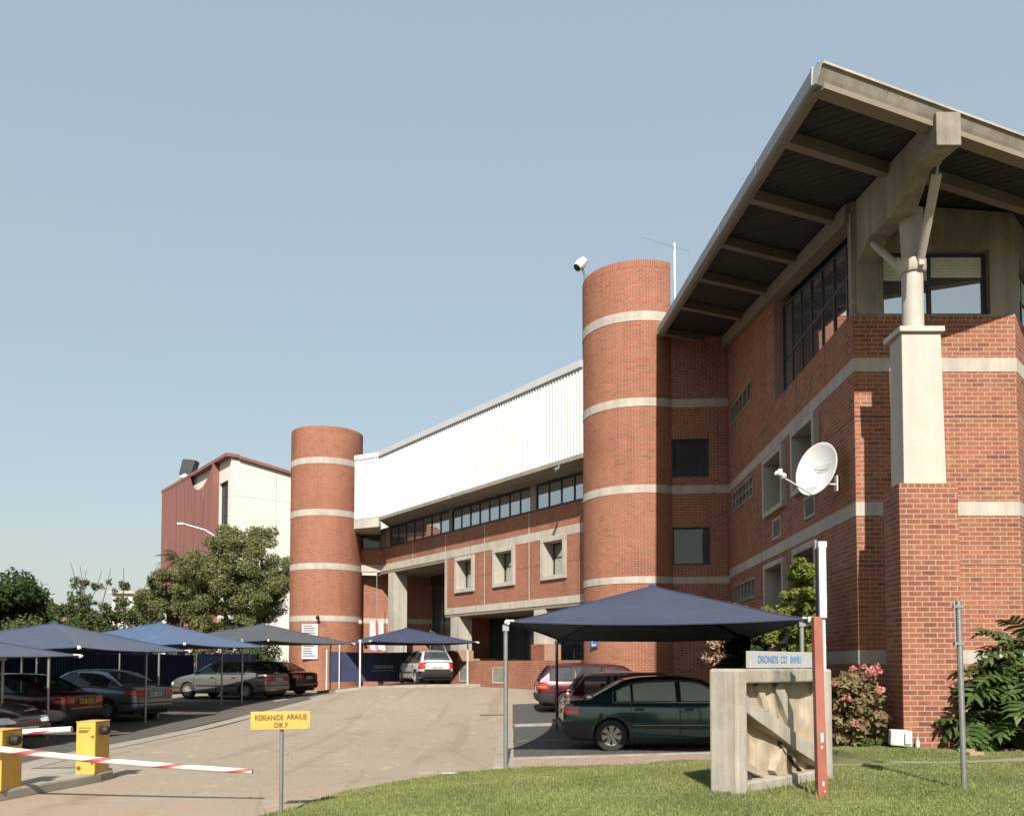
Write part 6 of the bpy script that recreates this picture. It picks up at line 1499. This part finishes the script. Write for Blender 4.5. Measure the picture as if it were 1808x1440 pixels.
b = MB(); b.tube([(1.7, 30.5, 8.92), (1.7, 30.5, 8.80)], .03, 8); b.tube([(1.7, 30.5, 8.80), (1.55, 30.4, 8.68)], [.06, .09], 10); b.build('housing', m_steel, ew, True)

# ------------------------------------------------------------------ far buildings
mb_ = root('maroon_hall', (-20, 62, .7), 'far hall with maroon screens, cream gable wall and red roof edge', 'building')
WA, WR2 = Wall((-29.8, 72.8), (-20, 60)), Wall((-20, 60), (-9.6, 67.8))
hw = (WA.L - 2.5, WA.L - .65, 9.5, 15.0)
core('cream_wall', WA, .4, 16.5, [hw], mb_, m_cream, thick=.4); tg = lambda u: 16.5 - .15 * u
cw_ = core('cream_wall', WR2, .4, 16.5, [], mb_, m_cream, top=tg)
q = MB(); wbox(q, WR2, 0.05, WR2.L, 13.75, 13.79, -.02, .002); wbox(q, WR2, 3.3, 3.34, 5, 15.9, -.02, .003); q.build('panel_joint', m_conc, cw_)
glazing(WA, *hw, mb_, [hw[0] + .6, hw[0] + 1.25], [11.2, 12.6, 14.0], recess=.2, fw=.09, glass=m_glass_dark)
q = MB(); wbox(q, WA, -.1, WA.L + .2, 16.5, 16.74, -.5, .45); q.build('roof_edge', m_maroon, mb_); q = MB(); q.hexa([WR2.P(.46, tg(.46), .25), WR2.P(WR2.L, tg(WR2.L), .25), WR2.P(WR2.L, tg(WR2.L), -.5), WR2.P(.46, tg(.46), -.5), WR2.P(.46, tg(.46) + .22, .25), WR2.P(WR2.L, tg(WR2.L) + .22, .25), WR2.P(WR2.L, tg(WR2.L) + .22, -.5), WR2.P(.46, tg(.46) + .22, -.5)]); q.build('roof_edge', m_maroon, mb_)
q = MB(); q.add([WA.P(0, 16.6), WA.P(WA.L, 16.6), (-20, 75, 16.6)], [(0, 1, 2)]); q.build('flat_roof', m_gutter, mb_)
ends = [0, 4.4, 6.6, 9.0, 11.2, WA.L - 2.75]
def ztop(u):
    f = (u - 8.0) / (WA.L - 2.75 - 8.0)
    return 16.48 if u < 8.0 else 16.48 - 1.55 * math.sin(math.pi * min(1, f) ** .9) ** .8 * (1 - .25 * f)
for a, c in zip(ends[:-1], ends[1:]):
    rows = [[], []]
    for u in np.linspace(a + .02, c - .02, 14):
        o_ = .42 + .006 * math.sin(u * 6); rows[0].append(WA.P(u, 1.5, o_)); rows[1].append(WA.P(u, ztop(u), o_))
    MB().grid(rows).build('maroon_screen', m_maroon, mb_)
q = MB(); wbox(q, WA, WA.L - 2.78, WA.L - 2.58, 1.5, 16.48, -.005, .46); q.build('screen_fin', m_maroon, mb_)
vt = root('roof_vent', (-27.6, 71.5, 16.8), 'white roof vent with a tilted black cowl on the maroon hall', 'vent')
MB().lathe([(.45, 16.3), (.45, 17.4), (.55, 17.5), (.5, 17.9)], (-27.6, 71.5, 0), n=18).build('pipe', m_white, vt, 40)
q = MB(); q.hexa([(-28.1, 71, 17.8), (-27.1, 71, 17.75), (-27.1, 72, 17.75), (-28.1, 72, 17.8), (-27.8, 71, 19.1), (-26.7, 71, 19.0), (-26.7, 72, 19.0), (-27.8, 72, 19.1)]); q.build('cowl', m_frame, vt, bevel=.03)
sl_ = root('street_lamp', G2(-17.6, 52), 'street lamp with two curved arms rising from the olive tree', 'street lamp')
MB().tube([(-17.6, 52, .5), (-17.6, 52, 8.9)], [.09, .06], 8).build('pole', m_steel, sl_, True)
MB().tube([(-17.6, 52, 8.8), (-18.0, 52, 9.45), (-18.9, 52, 10.0), (-20.3, 52, 10.4)], .045, 8).build('arm', m_steel, sl_, True)
MB().tube([(-17.6, 52, 8.8), (-17.2, 52, 9.5), (-16.6, 52.2, 9.7), (-15.8, 52.6, 9.75)], .045, 8).build('arm', m_steel, sl_, True)
MB().box(-20.6, -20.2, 51.9, 52.1, 10.33, 10.45).build('lamp_head', m_white, sl_, bevel=.02)
for i, (x0, x1, y, z, lab, rf) in enumerate(((-33.0, -29.6, 70, 7.6, 'white far house seen through the wispy shrub', False), (-29.4, -27.0, 71, 6.9, 'pale far house with a flat ledge left of the olive tree', False), (-44, -38.5, 78, 4.6, 'far low house with a red roof behind the dark tree', True))):
    h = root('far_house', (x0, y, .5), lab, 'house', 'houses far behind the car park'); MB().box(x0, x1, y, y + 6, .3, z).build('wall', m_cream, h)
    if rf: q = MB(); q.hexa([(x0 - .4, y - .4, z), (x1 + .4, y - .4, z), (x1 + .4, y + 6.4, z), (x0 - .4, y + 6.4, z), (x0 + 1, y + 2.6, z + 1.6), (x1 - 1, y + 2.6, z + 1.6), (x1 - 1, y + 3.4, z + 1.6), (x0 + 1, y + 3.4, z + 1.6)]); q.build('roof', m_maroon, h)
    else: MB().box(x0 - .2, x1 + .2, y - .3, y + 6.2, z, z + .22).build('roof', m_conc, h)
    q = MB()
    for k_ in range(2): wx = x0 + (x1 - x0) * (.25 + .45 * k_); MB().box(wx - .3, wx + .3, y - .03, y + .05, z - 2.2, z - 1.1).build('window', m_glass_dark, h)
